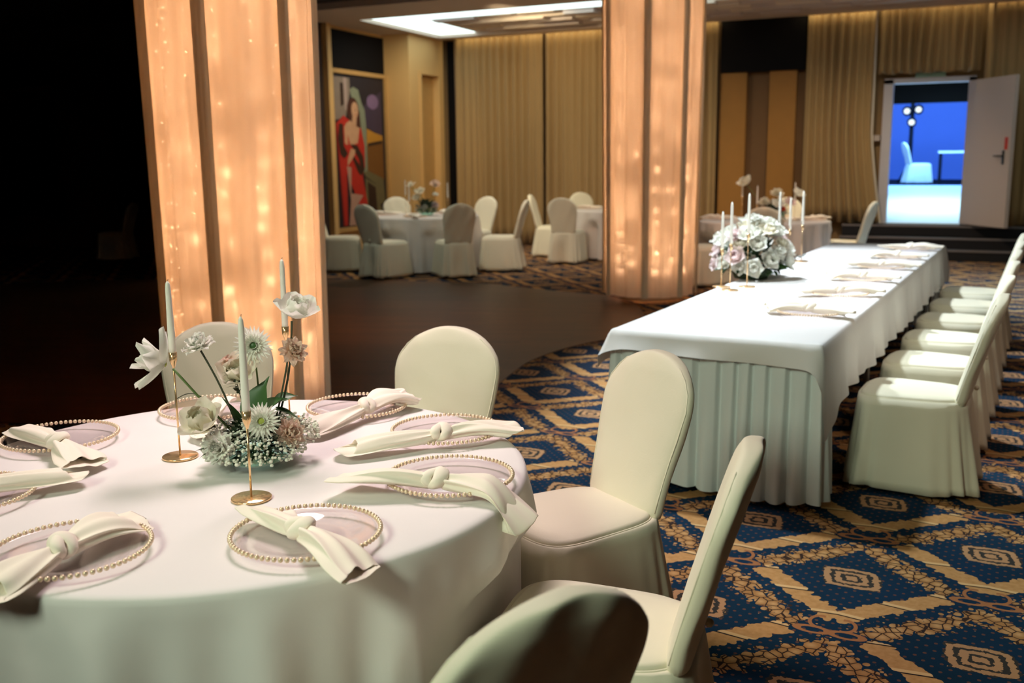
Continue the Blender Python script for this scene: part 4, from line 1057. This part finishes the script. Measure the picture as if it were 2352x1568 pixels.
def magnolia_mesh(R=0.07, seed=1):
    r = random.Random(seed); mb = MB()
    for ring, (n, L, el) in enumerate(((4, .7, 70), (5, .95, 48), (6, 1.05, 14))):
        for i in range(n):
            a = 2 * PI * (i + .4 * ring) / n + r.uniform(-.2, .2)
            M = RZ(a) @ RX(-math.radians(el) + r.uniform(-.15, .15))
            petal(mb, R * L * r.uniform(.85, 1.1), R * .30, .35, .35, M, .35, 0, r.random(), 0, 6, 5)
    mb.sphere((0, 0, R * .08), R * .1, 8, 5, 1)
    return mb
def leaf_mesh(L=0.09, W=0.03, curl=.6):
    mb = MB(); petal(mb, L, W, -curl, .25, Matrix.Identity(4), .25, 0, 1, 0, 8, 4); return mb
def sprig_mesh(seed, L=0.09, n=10):
    r = random.Random(seed); mb = MB(); mb.tube([(0, 0, 0), (0, .005, L * .5), (.005, 0, L)], .0012, 5)
    for i in range(n):
        a = r.uniform(0, 6.28); zq = L * (0.25 + .75 * i / n)
        petal(mb, .028, .006, -.6, .2, Matrix.Translation((0, 0, zq)) @ RZ(a) @ RX(-.5), .3, 0, i, 0, 4, 2)
    return mb
FL = {'rose': rose_mesh(.045, 2, 1.0), 'roseo': rose_mesh(.05, 5, 1.25), 'carn': carnation_mesh(.040, 3), 'daisy': daisy_mesh(.038, 4), 'mag': magnolia_mesh(.075, 6)}
FDATA = {}
def flower(kind, mats, parent, loc, d, size=1.0, spin=0.0, name='flower'):
    key = (kind, tuple(mats))
    if key not in FDATA:
        o = FL[kind].build(name, mats, parent); FDATA[key] = o.data
    else:
        o = bpy.data.objects.new(name, FDATA[key]); col.objects.link(o); o.parent = parent
    o.matrix_local = Mdir(d, loc, spin) @ Matrix.Scale(size, 4)
    return o
LFD = {}
def leaf(parent, loc, d, size=1.0, spin=0.0, m_='leaf', L=.09, W=.03):
    key = (m_, L, W)
    if key not in LFD: o = leaf_mesh(L, W).build('leaf', m_, parent); LFD[key] = o.data
    else: o = bpy.data.objects.new('leaf', LFD[key]); col.objects.link(o); o.parent = parent
    o.matrix_local = Matrix.Translation(loc) @ Vector(d).to_track_quat('X', 'Z').to_matrix().to_4x4() @ Matrix.Rotation(spin, 4, 'X') @ Matrix.Scale(size, 4)
    return o
def gyps(parent, c, rx, rz, n, seed, m_='gyp', rb=0.0042, name='baby_breath'):
    r = random.Random(seed); mb = MB(); g = MB()
    for i in range(n):
        a = r.uniform(0, 6.283); e = math.asin(r.uniform(-.25, 1)); q = r.uniform(.80, 1.08)
        p = (c[0] + rx * q * math.cos(e) * math.cos(a), c[1] + rx * q * math.cos(e) * math.sin(a), c[2] + rz * q * math.sin(e))
        mb.sphere(p, rb * r.uniform(.6, 1.25), 6, 4, 0, (1, 1, .8))
        if i % 3 == 0: g.tube([(c[0] + (p[0] - c[0]) * .5, c[1] + (p[1] - c[1]) * .5, c[2] + (p[2] - c[2]) * .4), p], .0006, 3)
    o = mb.build(name, m_, parent); o['kind'] = 'stuff'
    g.build('fine_stems', 'leaf_d', parent)['kind'] = 'stuff'
def foliage(parent, c, rx, rz, n, seed, L=.035):
    r = random.Random(seed); mb = MB()
    for i in range(n):
        a = r.uniform(0, 6.283); e = math.asin(r.uniform(-.3, 1)); q = r.uniform(.55, .95)
        p = Vector((c[0] + rx * q * math.cos(e) * math.cos(a), c[1] + rx * q * math.cos(e) * math.sin(a), c[2] + rz * q * math.sin(e)))
        d = (p - Vector(c)).normalized() + Vector((r.uniform(-.6, .6), r.uniform(-.6, .6), r.uniform(-.2, .8)))
        petal(mb, L * r.uniform(.7, 1.3), L * .22, -.7, .2, Matrix.Translation(p) @ d.to_track_quat('X', 'Z').to_matrix().to_4x4(), .3, 0, i, 0, 4, 2)
    o = mb.build('small_leaves', 'leaf_d', parent); o['kind'] = 'stuff'
def curve(a, b, sag, n=9):
    a, b = Vector(a), Vector(b); return [tuple(a.lerp(b, i / n) + Vector(sag) * math.sin(PI * i / n)) for i in range(n + 1)]

def centrepiece():
    t = thing('flower_centrepiece', (-1.745, 2.095, TZ), 0, 'loose white and peach flower centrepiece in a low glass bowl on the near table', 'flower arrangement', 'flower arrangements on the tables')
    MB().lathe([(0.0, 0.002), (0.05, 0.002), (0.085, 0.015), (0.108, 0.042), (0.110, 0.065), (0.100, 0.085), (0.098, 0.085), (0.107, 0.065), (0.105, 0.043), (0.083, 0.018), (0.05, 0.006), (0.0, 0.006)], 40).build('glass_bowl', 'bowl', t)
    foliage(t, (0, 0, .06), .115, .075, 420, 3)
    gyps(t, (0.0, 0.0, .05), .135, .078, 1050, 4, rb=.005)
    gyps(t, (0.065, 0.06, .075), .085, .06, 380, 5, rb=.0048)
    tc_ = Vector((.64, -.77, .2))  # towards the camera
    stems = [((-.146, -.135, .285), (-.03, -.03, .08), (.01, .0, -.012), 'stem', .0034), ((-.108, -.068, .325), (-.02, -.03, .08), (.006, 0, .01), 'stem_d', .0027), ((-.028, .055, .31), (.0, .03, .08), (.004, 0, 0), 'stem', .0026),
             ((.068, .105, .39), (.03, .05, .08), (.012, .008, 0), 'stem_d', .0030), ((.066, .085, .295), (.03, .04, .08), (.004, 0, 0), 'stem_d', .0026), ((-.055, .019, .235), (-.01, .0, .08), (0, 0, 0), 'stem', .003)]
    for a, b, sg, m_, rd in stems: MB().tube(curve(b, a, sg), rd, 8).build('stem', m_, t)
    MB().tube(curve((-.098, -.085, .20), (-.135, -.14, .205), (0, 0, .012)), .0012, 5).build('stem', 'stem_d', t)
    flower('mag', ('petal_w', 'pollen'), t, (-.155, -.150, .298), (-.75, -.45, .35), 1.35, .5, 'magnolia_bloom')
    flower('carn', ('petal_w',), t, (-.110, -.068, .330), (-.15, -.3, .9), 1.15, 0, 'carnation_bloom')
    flower('daisy', ('petal_w', 'leaf'), t, (-.028, .055, .322), (.4, -.80, .25), 1.5, 0, 'daisy_bloom')
    flower('roseo', ('petal_c',), t, (-.055, .019, .238), (.2, -.6, .8), .95, 0, 'rose_bloom')
    flower('carn', ('petal_p',), t, (-.095, .022, .270), (-.3, 0, .9), .7, 0, 'carnation_bloom')
    flower('roseo', ('petal_w',), t, (.076, .115, .402), (.35, -.2, .9), 1.0, 1, 'rose_bloom')
    flower('carn', ('petal_p',), t, (.077, .090, .305), (.7, -.4, .45), 1.05, 2, 'carnation_bloom')
    flower('rose', ('petal_c',), t, (-.065, -.115, .130), (-.05, -.6, .75), 1.15, 0, 'rose_bloom')
    flower('carn', ('petal_w',), t, (-.018, -.118, .075), (.2, -.85, .35), 1.2, 0, 'carnation_bloom')
    flower('daisy', ('petal_w', 'pollen'), t, (.074, -.056, .141), (.5, -.78, .42), 1.42, 0, 'daisy_bloom')
    flower('carn', ('petal_p',), t, (.113, .010, .095), (.8, -.35, .4), 1.1, 1, 'carnation_bloom')
    leaf(t, (.0, -.005, .12), (.15, .1, .85), 1.15, .9, 'leaf', .12, .042)
    leaf(t, (.02, .005, .14), (.45, .30, .55), .9, .2, 'leaf', .10, .05)
    leaf(t, (-.02, -.025, .09), (-.1, -.1, .9), 1.0, -.5, 'leaf', .12, .022)
    leaf(t, (.05, .035, .15), (.75, .55, -.15), .8, 0)
    leaf(t, (.035, .06, .17), (.6, .5, .3), .7, .5)
    leaf(t, (-.06, -.10, .055), (-.6, -.62, -.1), .75, .4, 'leaf_d', .06, .014)
    leaf(t, (-.07, -.10, .06), (-.8, -.4, .15), .75, 0, 'leaf_d', .06, .014)
    leaf(t, (.06, -.09, .06), (.5, -.75, .1), .7, 0, 'leaf_d', .06, .014)
    leaf(t, (.08, -.07, .055), (.75, -.5, -.1), .7, 0, 'leaf_d', .06, .014)
    sp_ = sprig_mesh(3, .1, 22).build('veronica_sprig', 'leaf_d', t); sp_.matrix_local = Mdir((-.25, -.1, .9), (-.035, 0, .17))
centrepiece()

def bouquet():
    x_, y_ = -1.27, 6.72
    t = thing('bridal_bouquet_arrangement', (x_, y_, 0.774), 0, 'dense white and blush rose arrangement among candles on the long table', 'flower arrangement', 'flower arrangements on the tables')
    MB().lathe([(0.0, 0.0), (0.11, 0.0), (0.13, 0.05), (0.12, 0.06), (0.0, .06)], 24).build('tray', 'leaf_d', t)
    foliage(t, (0, 0, .1), .2, .2, 260, 13, .07)
    r = random.Random(21); pts = []
    tries = 0
    while len(pts) < 40 and tries < 4000:
        tries += 1
        a = r.uniform(0, 6.283); e = math.asin(r.uniform(-.15, 1))
        q = r.uniform(.9, 1.12)
        p = Vector((.235 * q * math.cos(e) * math.cos(a), .235 * q * math.cos(e) * math.sin(a), .13 + .27 * q * math.sin(e)))
        if all((p - o).length > .072 for o in pts): pts.append(p)
    for i, p in enumerate(pts):
        d = (p - Vector((0, 0, .08))).normalized(); d.z += .15
        kd = r.choice(('rose', 'rose', 'roseo', 'carn'))
        mk = r.choice(('petal_w', 'petal_w', 'petal_w', 'petal_pk', 'petal_c'))
        flower(kd, (mk,), t, p - d * .03, d, r.uniform(1.05, 1.35) if kd != 'carn' else 1.5, r.uniform(0, 6), {'rose': 'rose_bloom', 'roseo': 'rose_bloom', 'carn': 'carnation_bloom'}[kd])
    for i in range(14):
        a = r.uniform(0, 6.283)
        leaf(t, (.15 * math.cos(a), .15 * math.sin(a), .06), (math.cos(a), math.sin(a), r.uniform(-.05, .5)), r.uniform(.9, 1.4), r.uniform(-1, 1), 'leaf')
    sp_ = sprig_mesh(9, .22, 26).build('trailing_sprig', 'leaf_d', t); sp_.matrix_local = Mdir((.8, .5, .18), (.14, .12, .1))
bouquet()
def small_arr(x_, y_, z, label, seed, accents):
    r = random.Random(seed)
    t = thing('flower_arrangement', (x_, y_, z), 0, label, 'flower arrangement', 'flower arrangements on the tables'); t.scale = (1.2,) * 3
    MB().lathe([(0.0, 0.002), (0.06, 0.002), (0.11, 0.04), (0.105, 0.085), (0.1, .085), (0.105, .04), (.05, .006), (0, .006)], 24).build('glass_bowl', 'bowl', t)
    foliage(t, (0, 0, .07), .13, .12, 260, seed, .06)
    for i, (dx, dy, dz, kd, mk, sz) in enumerate(accents):
        MB().tube(curve((dx * .2, dy * .2, .06), (dx, dy, dz), (0, 0, 0.01)), .003, 6).build('stem', 'stem', t)
        flower(kd, (mk, 'pollen') if kd in ('daisy', 'mag') else (mk,), t, (dx, dy, dz), (dx + .1, dy - .25, .5), sz, r.uniform(0, 6), {'rose': 'rose_bloom', 'roseo': 'rose_bloom', 'carn': 'carnation_bloom', 'daisy': 'daisy_bloom', 'mag': 'magnolia_bloom'}[kd])
    gyps(t, (0, 0, .06), .14, .08, 160, seed + 2, rb=.006)
small_arr(TB[0] + .05, TB[1] + .05, .792, 'small flower arrangement on the round table in front of the painting', 31,
  [(-.15, -.1, .36, 'mag', 'petal_c', .9), (.11, .03, .37, 'carn', 'petal_p', 1.7), (-.05, -.06, .27, 'rose', 'petal_c', 1.2), (.1, .05, .25, 'daisy', 'petal_w', 1.2), (.02, -.1, .1, 'daisy', 'petal_w', 1.2), (-.08, -.1, .2, 'rose', 'petal_c', 1.0), (.12, 0, .12, 'carn', 'petal_pk', 1.3)])
small_arr(TC[0] - .12, TC[1] - .1, .784, 'small flower arrangement on the round table beside the curtain', 33,
  [(-.1, -.06, .3, 'rose', 'petal_c', 1.3), (.05, 0, .33, 'rose', 'petal_w', 1.2), (.0, -.1, .22, 'carn', 'petal_w', 1.5), (.02, -.1, .12, 'rose', 'petal_w', 1.3), (-.1, 0, .16, 'carn', 'petal_p', 1.2)])
small_arr(TD[0] + .12, TD[1] + .05, .784, 'flower arrangement with red accents on the round table behind the long table', 35,
  [(-.30, -.05, .38, 'roseo', 'petal_c', 1.4), (.02, 0, .27, 'carn', 'petal_c', 1.9), (.22, .08, .26, 'rose', 'petal_w', 1.3), (-.1, -.05, .18, 'carn', 'petal_c', 1.7), (.05, -.1, .15, 'rose', 'petal_w', 1.4), (-.14, -.1, .09, 'carn', 'petal_r', 1.0), (.1, -.12, .12, 'carn', 'petal_r', 1.0), (.16, -.05, .17, 'rose', 'petal_pk', 1.2), (0, -.15, .06, 'carn', 'petal_r', .9)])

st_ = thing('stage_table', (0.2, 25.6, 0.945), 0, 'white topped table in the blue lit room beyond the doorway', 'table')
MB().box(-.75, .75, -.4, .4, .70, .75).build('tabletop', 'cloth', st_, False)
for sx in (-.7, .7):
    for sy in (-.35, .35): MB().box(sx - .03, sx + .03, sy - .03, sy + .03, 0, .7).build('leg', 'black', st_, False)
